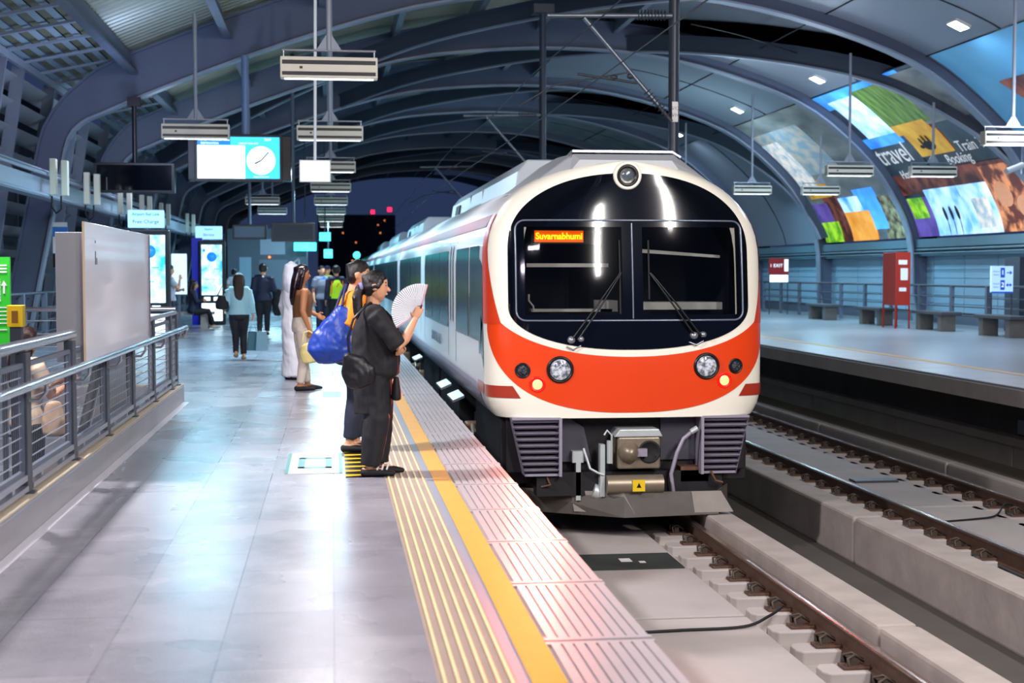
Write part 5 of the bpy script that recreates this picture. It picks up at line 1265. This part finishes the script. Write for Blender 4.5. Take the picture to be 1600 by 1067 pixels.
def person(label, loc, rz, H, J=None, skin=None, top=None, bottom=None, hair=None, shoe=None, robe=None, voxel=.016, torso=None, head=(0, 0, 0), sleeve=1.0, hem=.50, loose=.012, legw=1.0, wr=.004, fine=False, headgear=None, neckw=1.0, seated=False, legend=.045):
    t = thing('person', label, 'person', loc, rz)
    skin = skin or M_skin; T = torso or DEFT; J0 = dict(rsh=(.105, 0, .795), lsh=(-.105, 0, .795), rel=(.135, -.02, .63), lel=(-.135, -.02, .63), rwr=(.145, .03, .49), lwr=(-.145, .03, .49),
        rhi=(.055, 0, .49), lhi=(-.055, 0, .49), rkn=(.055, .01, .275), lkn=(-.055, .01, .275), ran=(.055, -.005, .05), lan=(-.055, -.005, .05), rft=None, lft=None)
    J0.update(J or {}); P = {k: Vector(v) * H for k, v in J0.items() if isinstance(v, tuple)}
    hx, hy, hz = head; hc = Vector((hx, hy, .925 + hz)) * H
    b = MB()
    kt = .86 if (top or robe) else 1.0; kl = .86 if (bottom or robe) else 1.0
    ell(b, [(0, y * H, z * H) for z, y, a, q in T], [(a * H * kt, q * H * kt) for z, y, a, q in T], cap=.1 if (bottom or robe) else .6)
    top_ = Vector((0, T[-1][1], T[-1][0])) * H
    ell(b, [top_ - Vector((0, 0, .02 * H)), hc - Vector((0, .012, .04)) * H], [.036 * H * neckw, .033 * H * neckw])
    # head: skull, face, chin, nose, ears
    hp = [(-.066, .022, .022, .020), (-.052, .016, .036, .036), (-.030, .008, .045, .050), (-.005, .002, .049, .058), (.022, -.002, .050, .061), (.046, -.004, .044, .053), (.062, -.004, .030, .036), (.070, -.004, .012, .014)]
    ell(b, [hc + Vector((0, y, z)) * H for z, y, a, q in hp], [(a * H, q * H) for z, y, a, q in hp], cap=.4)
    ell(b, [hc + Vector((0, .046, .002)) * H, hc + Vector((0, .059, -.008)) * H, hc + Vector((0, .066, -.020)) * H], [.006 * H, .0075 * H, .0095 * H], n=8, cap=.5)
    ell(b, [hc + Vector((-.012, .050, -.036)) * H, hc + Vector((0, .054, -.036)) * H, hc + Vector((.012, .050, -.036)) * H], [.005 * H, .006 * H, .005 * H], (0, 1, 0), 8)
    for s_ in (-1, 1): ell(b, [hc + Vector((s_ * .051, -.004, -.014)) * H, hc + Vector((s_ * .056, -.009, .010)) * H], [(.008 * H, .013 * H), (.007 * H, .015 * H)], n=8)
    for s_ in 'rl':
        sh, el, wr_, hi, kn, an = (P[s_ + q] for q in ('sh', 'el', 'wr', 'hi', 'kn', 'an'))
        m1 = sh.lerp(el, .45); m2 = el.lerp(wr_, .3)
        ka = .82 if ((top and sleeve > 0) or robe) else 1.0
        ell(b, [sh, m1, el, m2, wr_], [.033 * H * ka, .029 * H * ka, .024 * H, .024 * H, .0155 * H])
        if fine and (s_ + 'hand') in J0 and False: pass
        dh = Vector(J0.get(s_ + 'hd', tuple((wr_ - el).normalized()))); pn = Vector(J0.get(s_ + 'pn', (-1 if s_ == 'r' else 1, 0, 0)))
        hand(b, wr_, dh, pn, H / 1.65, J0.get(s_ + 'curl', .35), J0.get(s_ + 'th', (0, 1, .2)))
        c1 = hi.lerp(kn, .5); c2 = kn.lerp(an, .3)
        ell(b, [hi, c1, kn, c2, an], [.060 * H * kl, .052 * H * kl, .036 * H, .035 * H, .022 * H])
        fd = Vector(J0.get(s_ + 'fd', (0, 1, 0)))
        ft = an + Vector((0, 0, -.025 * H))
        ell(b, [ft - fd * .03 * H, ft + fd * .03 * H, ft + fd * .08 * H - Vector((0, 0, .006 * H)), ft + fd * .105 * H - Vector((0, 0, .008 * H))], [(.022 * H, .022 * H), (.026 * H, .022 * H), (.028 * H, .014 * H), (.022 * H, .010 * H)], (1, 0, 0), 12)
        if shoe:
            sb = MB(); ell(sb, [ft - fd * .034 * H - Vector((0, 0, .004 * H)), ft + fd * .03 * H - Vector((0, 0, .004 * H)), ft + fd * .085 * H - Vector((0, 0, .008 * H)), ft + fd * .115 * H - Vector((0, 0, .011 * H))], [(.027 * H, .022 * H), (.031 * H, .024 * H), (.032 * H, .016 * H), (.024 * H, .011 * H)], (1, 0, 0), 12)
            fuse(sb, 'shoe', shoe, t, max(.008, voxel * .6), 1)
    body = fuse(b, 'body', skin, t, voxel * .72 if not fine else .0052, 2 if not fine else 1)
    # eyes and brows
    e = MB()
    for s_ in (-1, 1):
        c = hc + Vector((s_ * .020, .050, .006)) * H; ell(e, [c + Vector((-.008 * H, 0, 0)), c + Vector((.008 * H, -.003 * H, 0))], [.0042 * H, .0042 * H], (0, 1, 0), 6)
        c = hc + Vector((s_ * .021, .052, .020)) * H; ell(e, [c + Vector((-.012 * H, 0, 0)), c + Vector((.012 * H, -.004 * H, 0))], [.003 * H, .003 * H], (0, 1, 0), 6)
    e.build('eye', M_hair, t)
    if hair:
        kind, hm = hair; hb = MB()
        hp2 = [(-.040, -.034, .040, .026), (-.015, -.027, .054, .040), (.010, -.018, .057, .053), (.032, -.008, .057, .063), (.052, -.004, .050, .062), (.067, -.005, .036, .045), (.078, -.007, .014, .02)]
        ell(hb, [hc + Vector((0, y, z)) * H for z, y, a, q in hp2], [(a * H, q * H) for z, y, a, q in hp2], cap=.3)
        if kind == 'long':
            ell(hb, [hc + Vector((0, -.030, .02)) * H, hc + Vector((0, -.052, -.05)) * H, hc + Vector((0, -.068, -.11)) * H, hc + Vector((0, -.080, -.19)) * H, hc + Vector((0, -.078, -.24)) * H], [(.052 * H, .035 * H), (.058 * H, .034 * H), (.060 * H, .026 * H), (.052 * H, .020 * H), (.030 * H, .012 * H)])
            for s_ in (-1, 1): ell(hb, [hc + Vector((s_ * .044, .010, .035)) * H, hc + Vector((s_ * .054, -.006, -.02)) * H, hc + Vector((s_ * .054, -.02, -.09)) * H, hc + Vector((s_ * .050, -.04, -.15)) * H], [.016 * H, .018 * H, .016 * H, .008 * H])
        if kind == 'tail':
            ell(hb, [hc + Vector((.005, -.050, .01)) * H, hc + Vector((.012, -.078, -.005)) * H, hc + Vector((.018, -.088, -.05)) * H, hc + Vector((.018, -.086, -.12)) * H, hc + Vector((.015, -.078, -.175)) * H], [.016 * H, .020 * H, .026 * H, .023 * H, .008 * H])
            for s_ in (-1, 1): ell(hb, [hc + Vector((s_ * .046, .030, .030)) * H, hc + Vector((s_ * .053, .012, .002)) * H, hc + Vector((s_ * .050, -.03, .0)) * H], [.010 * H, .013 * H, .012 * H])
        h_ = fuse(hb, 'hair', hm, t, max(.008, voxel * .6), 2, .0025 if fine else 0, 60)
        if kind == 'tail': MB().lathe(hc + Vector((.01, -.070, -.002)) * H, (.1, -1, -.3), [(-.012, .034), (.012, .034)], 14).build('hair_tie', mat('lilac_hair_tie', '#8d84b8', .6, 0, .1, 8), h_)
    if headgear == 'scarf':
        hb = MB(); ell(hb, [hc + Vector((0, -.012, .078)) * H, hc + Vector((0, -.012, .055)) * H, hc + Vector((0, -.012, .01)) * H, hc + Vector((0, -.03, -.05)) * H, hc + Vector((0, -.03, -.11)) * H, hc + Vector((0, -.045, -.19)) * H], [(.02 * H, .022 * H), (.053 * H, .06 * H), (.062 * H, .068 * H), (.066 * H, .060 * H), (.085 * H, .058 * H), (.08 * H, .03 * H)])
        fuse(hb, 'headscarf', mat('white_cloth', '#c4c9d8', .6, 0, .05, 4), t, .014, 2, .005, 12)
    if headgear == 'cap':
        hb = MB(); ell(hb, [hc + Vector((0, -.004, .03)) * H, hc + Vector((0, -.004, .06)) * H, hc + Vector((0, -.004, .078)) * H], [(.058 * H, .066 * H), (.052 * H, .06 * H), (.025 * H, .03 * H)], cap=.2); ell(hb, [hc + Vector((0, .05, .036)) * H, hc + Vector((0, .10, .028)) * H], [(.045 * H, .006 * H), (.03 * H, .005 * H)])
        fuse(hb, 'cap', mat('navy_cap', '#1a2a55', .6), t, .012, 1)
    if robe:
        rb = MB(); L = [(.03, 0, .125, .095), (.15, 0, .115, .09), (.35, 0, .112, .088), (.50, 0, .112, .088), (.60, 0, .098, .078), (.70, .004, .108, .082), (.77, 0, .112, .074), (.81, -.004, .075, .05)]
        ell(rb, [(0, y * H, z * H) for z, y, a, q in L], [(a * H, q * H) for z, y, a, q in L], n=20, cap=.15)
        for s_ in 'rl': ell(rb, [P[s_ + 'sh'], P[s_ + 'el'], P[s_ + 'wr']], [.044 * H, .040 * H, .038 * H])
        fuse(rb, 'robe', robe, t, .014, 2, .012, 8)
    if top:
        tb = MB(); L = [q for q in T if q[0] >= hem - .001 and q[0] < .815]
        if L[0][0] > hem + .01: L = [(hem, L[0][1], L[0][2] * 1.03, L[0][3] * 1.03)] + L
        if hem < T[0][0]: L = [(hem, T[0][1], T[0][2] * 1.12, T[0][3] * 1.15)] + L
        o_ = loose
        ell(tb, [(0, y * H, z * H) for z, y, a, q in L], [((a + o_) * H, (q + o_) * H) for z, y, a, q in L], n=18, cap=.12)
        ell(tb, [(0, -.004 * H, .79 * H), (0, -.004 * H, .832 * H)], [(.06 * H, .045 * H), (.042 * H, .040 * H)], cap=.05)
        if sleeve > 0: ell(tb, [P['rsh'] + Vector((.0, 0, .006 * H)), (P['rsh'] + P['lsh']) / 2 + Vector((0, -.004 * H, .010 * H)), P['lsh'] + Vector((0, 0, .006 * H))], [(.052 * H, .044 * H), (.062 * H, .046 * H), (.052 * H, .044 * H)], (0, 1, 0), cap=.3)
        for s_ in 'rl':
            sh, el, wr_ = P[s_ + 'sh'], P[s_ + 'el'], P[s_ + 'wr']
            if sleeve > 0:
                if sleeve <= 1: e_ = sh.lerp(el, sleeve); ell(tb, [sh, sh.lerp(el, sleeve * .5), e_], [(.033 + o_) * H, (.032 + o_) * H, (.031 + o_ * 1.1) * H], cap=.15)
                else: e_ = el.lerp(wr_, sleeve - 1); ell(tb, [sh, sh.lerp(el, .5), el, e_], [(.033 + o_) * H, (.031 + o_ * .8) * H, (.027 + o_ * .8) * H, (.022 + o_ * .6) * H], cap=.15)
        fuse(tb, 'top', top, t, voxel * .8, 2, wr, 9 / H * 1.6)
    if bottom:
        bb = MB(); L = [q for q in T if q[0] <= .60]
        if not seated: ell(bb, [(0, y * H, z * H) for z, y, a, q in L], [((a + .010) * H, (q + .010) * H) for z, y, a, q in L], n=18, cap=.2)
        else: ell(bb, [(0, T[0][1] * H, T[0][0] * H), (0, T[1][1] * H, T[1][0] * H)], [(.09 * H, .075 * H)] * 2, n=18, cap=.3)
        for s_ in 'rl':
            hi, kn, an = P[s_ + 'hi'], P[s_ + 'kn'], P[s_ + 'an']; e_ = kn.lerp(an, min(1, (1 - legend) if legend < .9 else 1))
            ell(bb, [hi, hi.lerp(kn, .5), kn, kn.lerp(an, .5), e_], [(.066) * H, (.058 + .006 * (legw - 1)) * H, .044 * legw * H, .040 * legw * H, .034 * legw * H], cap=.12)
        fuse(bb, 'trousers', bottom, t, voxel * .8, 2, wr, 9 / H * 1.6)
    return t
def bag(mb, pts, rad, side=(1, 0, 0), n=16, cap=.3): return ell(mb, pts, rad, side, n, cap)
def held(name, label, cat, mb, mt, loc, rz, voxel=.01, wr=.006, sm=2):
    t = thing(name, label, cat, loc, rz); fuse(mb, 'bag_body', mt, t, voxel, sm, wr, 14); return t

M_blk = mat('black_cotton', '#0d0e14', .75, 0, .25, 6); M_blkt = mat('charcoal_trousers', '#12141b', .75, 0, .2, 6); M_org = mat('orange_cotton', '#f08a10', .65, 0, .08, 5)
M_nvy = mat('navy_cloth', '#18203a', .7, 0, .15, 5); M_lbl = mat('light_blue_blouse', '#9fd0de', .6, 0, .07, 5); M_brn = mat('brown_satin', '#7a5236', .35, 0, .15, 6); M_crmt = mat('cream_trousers', '#cfc4b8', .6, 0, .06, 5)
M_wht = mat('white_robe', '#dfe0ea', .6, 0, .05, 4); M_gry = mat('grey_shirt', '#6a7080', .7, 0, .1, 5); M_hiv = mat('fluorescent_vest', '#b6ee1e', .6, 0, .06, 6, emit='#a0e010', estr=.12)
# the woman in black with the fan
H = 1.53
TB = [(.30, 0, .100, .090), (.36, .0, .110, .100), (.44, .0, .114, .108), (.505, .004, .114, .112), (.56, .010, .110, .112), (.62, .012, .106, .108), (.68, .010, .106, .102), (.735, .004, .106, .088), (.785, -.004, .094, .062), (.812, -.006, .06, .042), (.83, -.004, .035, .034)]
TB2 = [(.470, 0, .095, .080)] + [q for q in TB if q[0] > .5]
PW = person('woman in black shirt and trousers holding up an open white fan', (.30, 10.55, 0), R(-90), H,
    dict(rsh=(.105, .005, .780), rel=(.138, .125, .622), rwr=(.105, .196, .758), rhd=(-.1, .35, .9), rpn=(-1, .2, .1), rth=(0, -1, .2), rcurl=.95,
         lsh=(-.105, .0, .775), lel=(-.13, .03, .61), lwr=(.02, .115, .592), lhd=(1, .15, 0), lpn=(0, -.3, 1), lth=(0, 1, 0), lcurl=.3,
         rkn=(.055, .015, .28), ran=(.055, -.02, .05), lkn=(-.055, .03, .28), lan=(-.05, .03, .05), rhi=(.055, 0, .49), lhi=(-.055, 0, .49)),
    top=M_blk, bottom=M_blkt, hair=('tail', M_hair), shoe=M_blk, voxel=.011, torso=TB2, head=(0, .012, -.012), sleeve=.93, hem=.30, loose=.012, legw=1.45, wr=.010, fine=True, legend=.02)
b = MB()
for i in range(3): b.bar((.125, .02 + i * .035, .055), (.06, .035 + i * .035, .085), .012, .006)
b.build('shoe_stripe', M_white, PW)
wl_ = Vector((.105, .212, .742)) * H
hc_ = PW.matrix_world
# fan
fx, fy, fz = .30 + .335, 10.55 - .150, 1.215
t = thing('hand_fan', 'open pleated white hand fan held up by the woman in black', 'fan', (fx, fy, fz))
M_fan = mat('white_fan_cloth', '#fbfcff', .55, 0, .03, 6, alpha=None); M_fan_shade = mat('shaded_fan_fold', '#c3c8d4', .55, 0, .03, 6); M_fans = mat('pink_fan_stick', '#d8a0a8', .4, 0, .05, 6)  # second cloth tone paints the shaded side of each pleat
b = MB(); nf = 30; a0, a1 = R(74), R(214); ri, ro = .045, .205
for i in range(nf):
    aa, am, ab = a0 + (a1 - a0) * i / nf, a0 + (a1 - a0) * (i + .6) / nf, a0 + (a1 - a0) * (i + 1) / nf
    def q(a, r, d): return (r * math.cos(a), d, r * math.sin(a))
    b.add([q(aa, ri, 0), q(aa, ro, 0), q(am, ro, -.010), q(am, ri, -.003)], [(0, 1, 2, 3)], 0); b.add([q(am, ri, -.003), q(am, ro, -.010), q(ab, ro, 0), q(ab, ri, 0)], [(0, 1, 2, 3)], 1)
o = b.build('fan_leaf', [M_fan, M_fan_shade], t, fix=False); o.modifiers.new('thick', 'SOLIDIFY').thickness = .0012
b = MB()
for a in (a0, a1): b.bar((0, -.003, 0), (.208 * math.cos(a), -.003, .208 * math.sin(a)), .010, .004, up=(0, 1, 0))
b.lathe((0, -.006, 0), (0, 1, 0), [(-.004, .010), (.010, .010)], 12); b.bar((-.02, -.002, -.03), (.02, -.002, .05), .016, .006, up=(0, 1, 0)); b.build('fan_stick', M_fans, t)
# her bags
b = MB(); bag(b, [(-.12, 0, .13), (-.08, 0, .06), (-.02, 0, -.02), (.0, 0, -.09)], [(.03, .05), (.10, .05), (.125, .06), (.09, .05)], (1, 0, 0))
t = held('shoulder_bag', 'slouchy black bag on the near hip of the woman in black', 'bag', b, mat('black_nylon', '#0b0c12', .5, 0, .2, 6), (.22, 10.55 - .235, .78), 0, .009, .010)
b = MB(); b.tube([(-.10, .05, .12), (-.11, .06, .25), (-.07, .07, .38), (0.0, .08, .46), (.06, .16, .50), (.09, .25, .47)], .010, 6); b.build('strap', M_black, t)
b = MB(); bag(b, [(0, 0, .10), (0, 0, .0), (0, 0, -.06)], [(.02, .04), (.035, .06), (.035, .06)]); held('small_pouch', 'small black pouch hanging before the woman in black', 'bag', b, M_blackmatte, (.465, 10.47, .63), 0, .009, .003)
# person in orange behind her with the blue tote
PO = person('person in orange top with dark hair, mostly behind the woman in black', (.20, 12.0, 0), R(-90), 1.60, dict(rel=(.14, -.06, .63), rwr=(.14, .03, .52), lwr=(-.12, .10, .55), ran=(.05, -.04, .05), rkn=(.05, 0, .28)), top=M_org, bottom=mat('dark_denim', '#20263a', .8, 0, .15, 8), hair=('short', M_hair), shoe=M_blk, voxel=.014, sleeve=.8, hem=.50, loose=.016, legw=1.2, wr=.008, head=(0, .012, 0), torso=[(z, y - .015, a * 1.05, q * 1.3) for z, y, a, q in DEFT], legend=.1)
b = MB(); bag(b, [(.10, 0, .22), (.04, 0, .10), (-.02, 0, -.02), (-.03, 0, -.12), (-.02, 0, -.20)], [(.07, .03), (.12, .07), (.175, .09), (.20, .10), (.14, .08)])
t = held('tote_bag', 'big royal blue tote bag slung behind the person in orange', 'bag', b, mat('royal_blue_nylon', '#143a9a', .42, 0, .12, 5), (.02, 11.78, .98), 0, .010, .012)
b = MB(); b.tube([(.06, 0, .25), (.08, .05, .36), (.10, .12, .42)], .012, 6); b.tube([(-.0, .02, .2), (.06, .08, .36), (.09, .14, .42)], .012, 6); b.build('strap', mat('navy_strap', '#1b2450', .6), t)
# woman with brown top
P3 = person('woman with long dark hair in sleeveless brown top and cream trousers', (-.38, 18.3, 0), R(-78), 1.60, dict(rel=(.13, -.02, .63), rwr=(.14, .03, .49), lel=(-.13, .06, .64), lwr=(-.08, .13, .60), rkn=(.05, .01, .28), ran=(.05, -.03, .05), lan=(-.05, .05, .05), rhd=(0, .1, -1), rcurl=.9), skin=M_skin2, top=M_brn, bottom=M_crmt, hair=('long', mat('plum_black_hair', '#1c0f16', .25, 0, .3, 40)), shoe=M_blk, sleeve=0, hem=.56, loose=.012, legw=1.0, wr=.007, voxel=.014, legend=.06)
b = MB(); bag(b, [(-.03, 0, .10), (0, 0, .0), (.02, 0, -.12)], [(.10, .05), (.14, .07), (.13, .07)])
t = held('handbag', 'pale yellow handbag held by the woman in brown top', 'bag', b, mat('pale_yellow_leather', '#e2d08a', .4, 0, .08, 6), (-.27, 18.02, .51), 0, .012, .004)
b = MB(); b.tube([(-.10, 0, .12), (-.08, 0, .24), (-.02, 0, .26), (.04, 0, .22), (.06, 0, .12)], .010, 6); b.build('handle', MATS['pale_yellow_leather'], t)
person('person in long white robe and white headscarf facing away', (-.55, 20.2, 0), R(-60), 1.64, dict(rwr=(.12, .10, .58)), robe=M_wht, headgear='scarf', shoe=M_blk, voxel=.018)
# man walking away in navy jacket
P5 = person('man walking away in navy jacket with white shoulders', (-1.62, 34.2, 0), R(0), 1.72, dict(rkn=(.05, .04, .28), ran=(.05, .03, .06), lkn=(-.05, .02, .28), lan=(-.05, -.09, .06), rel=(.15, .0, .64), rwr=(.16, .09, .56)), top=M_nvy, bottom=M_blkt, hair=('short', M_hair), shoe=M_blk, sleeve=1.9, hem=.49, loose=.022, wr=.006)
b = MB(); ell(b, [(-.13, -.01, 1.36), (0, -.015, 1.40), (.13, -.01, 1.36)], [(.075, .05), (.10, .06), (.075, .05)], (0, 1, 0)); fuse(b, 'white_yoke', M_wht, P5, .014, 2)
b = MB(); bag(b, [(0, 0, .25), (0, 0, .05), (.01, 0, -.2), (.02, 0, -.36)], [(.10, .07), (.12, .08), (.13, .08), (.09, .06)]); held('folded_coat', 'dark coat hanging over the arm of the man in navy jacket', 'coat', b, M_blk, (-1.30, 34.3, .85), 0, .016, .02)
# woman walking away in pale blue
P6 = person('woman walking away in pale blue blouse and black trousers', (-1.60, 25.0, 0), R(5), 1.50, dict(rkn=(.05, .05, .28), ran=(.05, .01, .05), lkn=(-.04, .02, .29), lan=(-.04, -.12, .08), lel=(-.15, -.01, .64), lwr=(-.16, .07, .58), rel=(.14, -.03, .64), rwr=(.16, .0, .50), rhd=(0, 0, -1), rcurl=.9), top=M_lbl, bottom=mat('black_jeans', '#14171f', .7), hair=('long', M_hairb), shoe=mat('tan_shoe', '#8a7a5a', .5), sleeve=1.75, hem=.52, loose=.018, wr=.008, torso=[(z, y, a * 1.1, q * 1.1) for z, y, a, q in DEFT])
b = MB(); bag(b, [(0, 0, .10), (0, 0, 0), (0, 0, -.12)], [(.06, .05), (.12, .06), (.11, .06)]); t = held('handbag', 'black handbag under the left arm of the woman in pale blue', 'bag', b, M_blackmatte, (-1.88, 24.95, 1.0), 0, .014, .006); MB().tube([(-.08, 0, .1), (.0, 0, .27), (.08, 0, .1)], .012, 6).build('strap', M_black, t)
for k, (dx, m_, lab) in enumerate(((0, mat('teal_paper_bag', '#2e6a7c', .5, 0, .1, 4), 'dark teal shopping bag carried by the woman in pale blue'), (.14, mat('pale_blue_paper_bag', '#79a8bc', .5, 0, .15, 4), 'pale blue grey shopping bag beside the teal one'))):
    t = thing('shopping_bag', lab, 'bag', (-1.36 + dx, 24.9 - .1 * k, .16), R(8 + 6 * k), 'shopping bags of the woman in pale blue')
    MB().prism([(-.10, 0), (.12, 0), (.09, .33), (-.08, .33)], 'y', -.05, .05).build('bag_body', m_, t, bevel=.006); MB().tube([(-.05, 0, .33), (-.02, 0, .45), (.03, 0, .45), (.06, 0, .33)], .005, 6).build('handle', M_black, t)
# guards and passengers farther on
P7 = person('man in grey shirt with blue shoulders standing behind the robe', (-.25, 35.4, 0), R(-150), 1.67, None, top=M_gry, bottom=M_nvy, hair=('short', M_hair), shoe=M_blk, sleeve=.7, hem=.5, voxel=.022, loose=.016)
b = MB(); ell(b, [(-.14, 0, 1.30), (0, 0, 1.36), (.14, 0, 1.30)], [(.09, .06), (.11, .07), (.09, .06)], (0, 1, 0)); fuse(b, 'blue_yoke', mat('bright_blue_cloth', '#2a62c8', .6), P7, .018, 2)
P8 = person('guard in fluorescent yellow vest over navy shirt', (.10, 34.6, 0), R(10), 1.68, dict(rel=(.15, -.02, .64), rwr=(.13, .06, .55)), top=M_nvy, bottom=M_blkt, hair=('short', M_hair), shoe=M_blk, sleeve=1.9, hem=.5, voxel=.022, loose=.014)
b = MB(); L = [(.52, 0, .112, .094), (.6, 0, .10, .085), (.70, .006, .112, .092), (.765, .002, .085, .084), (.80, -.004, .07, .065)]; ell(b, [(0, y * 1.68, z * 1.68) for z, y, a, q in L], [(a * 1.68, q * 1.68) for z, y, a, q in L], n=16, cap=.1); fuse(b, 'vest', M_hiv, P8, .018, 2)
b = MB(); b.bar((-.15, -.165, .98), (-.13, -.165, 1.30), .03, .02); b.bar((.15, -.165, .98), (.13, -.165, 1.30), .03, .02); b.bar((-.02, -.17, 1.16), (.03, -.175, 1.24), .03, .02); b.build('orange_edge', mat('orange_tape', '#f07010', .5, emit='#f07010', estr=.1), P8)
person('guard with cap and yellow vest, behind between the two others', (-.13, 38.4, 0), R(170), 1.68, None, top=M_hiv, bottom=M_nvy, headgear='cap', shoe=M_blk, sleeve=.6, hem=.5, voxel=.024)
person('person in white top farther away beside the walking man', (-3.15, 47.0, 0), R(0), 1.62, None, top=M_wht, bottom=M_nvy, hair=('short', M_hair), shoe=M_blk, sleeve=.6, hem=.5, voxel=.026)
person('man in pale shirt standing by the kiosk with a hand to his face', (-3.72, 33.6, 0), R(-75), 1.68, dict(rel=(.13, .10, .66), rwr=(.06, .13, .80), lel=(-.1, .1, .64), lwr=(.06, .16, .66)), top=mat('pale_grey_shirt', '#b8bccb', .6, 0, .06, 5), bottom=M_nvy, hair=('short', M_hair), shoe=M_blk, sleeve=.6, hem=.5, voxel=.02)
# seated woman
TS = [(.275, 0, .10, .075), (.31, 0, .10, .078), (.38, .012, .085, .065), (.45, .02, .09, .068), (.52, .02, .098, .066), (.575, .014, .096, .058), (.61, .01, .065, .042), (.635, .01, .034, .032)]
P10 = person('seated person in dark navy clothes looking down at a phone', (-3.70, 38.75, 0), R(-80), 1.60, dict(rsh=(.10, .01, .60), lsh=(-.10, .01, .60), rel=(.13, .06, .45), lel=(-.13, .06, .45), rwr=(.05, .17, .47), lwr=(-.05, .17, .47), rhi=(.05, .02, .29), lhi=(-.05, .02, .29), rkn=(.055, .26, .30), lkn=(-.055, .26, .30), ran=(.055, .34, .06), lan=(-.055, .32, .06)),
    top=M_nvy, bottom=M_blkt, hair=('long', M_hairb), shoe=mat('pale_shoe', '#b8b0a8', .5), torso=TS, head=(0, .03, -.195), sleeve=1.9, hem=.275, seated=True, voxel=.02)
# woman riding up the stair
P13 = person('woman with dark hair and beige top riding up the escalator below the board', (-2.52, 12.2, -.53), R(-50), 1.58, dict(rel=(.14, .06, .64), rwr=(.10, .19, .70), lel=(-.13, .08, .64), lwr=(-.02, .18, .70)), top=mat('beige_blouse', '#cbb49c', .6, 0, .06, 5), bottom=M_blkt, hair=('long', M_hairb), shoe=M_blk, sleeve=.7, hem=.48, voxel=.016)
b = MB(); bag(b, [(0, 0, .14), (0, 0, .0), (0, 0, -.12)], [(.06, .04), (.10, .06), (.09, .06)]); held('handbag', 'beige bag on the hip of the woman on the escalator', 'bag', b, mat('beige_leather', '#b79a80', .5), (-2.27, 12.0, .30), R(20), .012, .006)
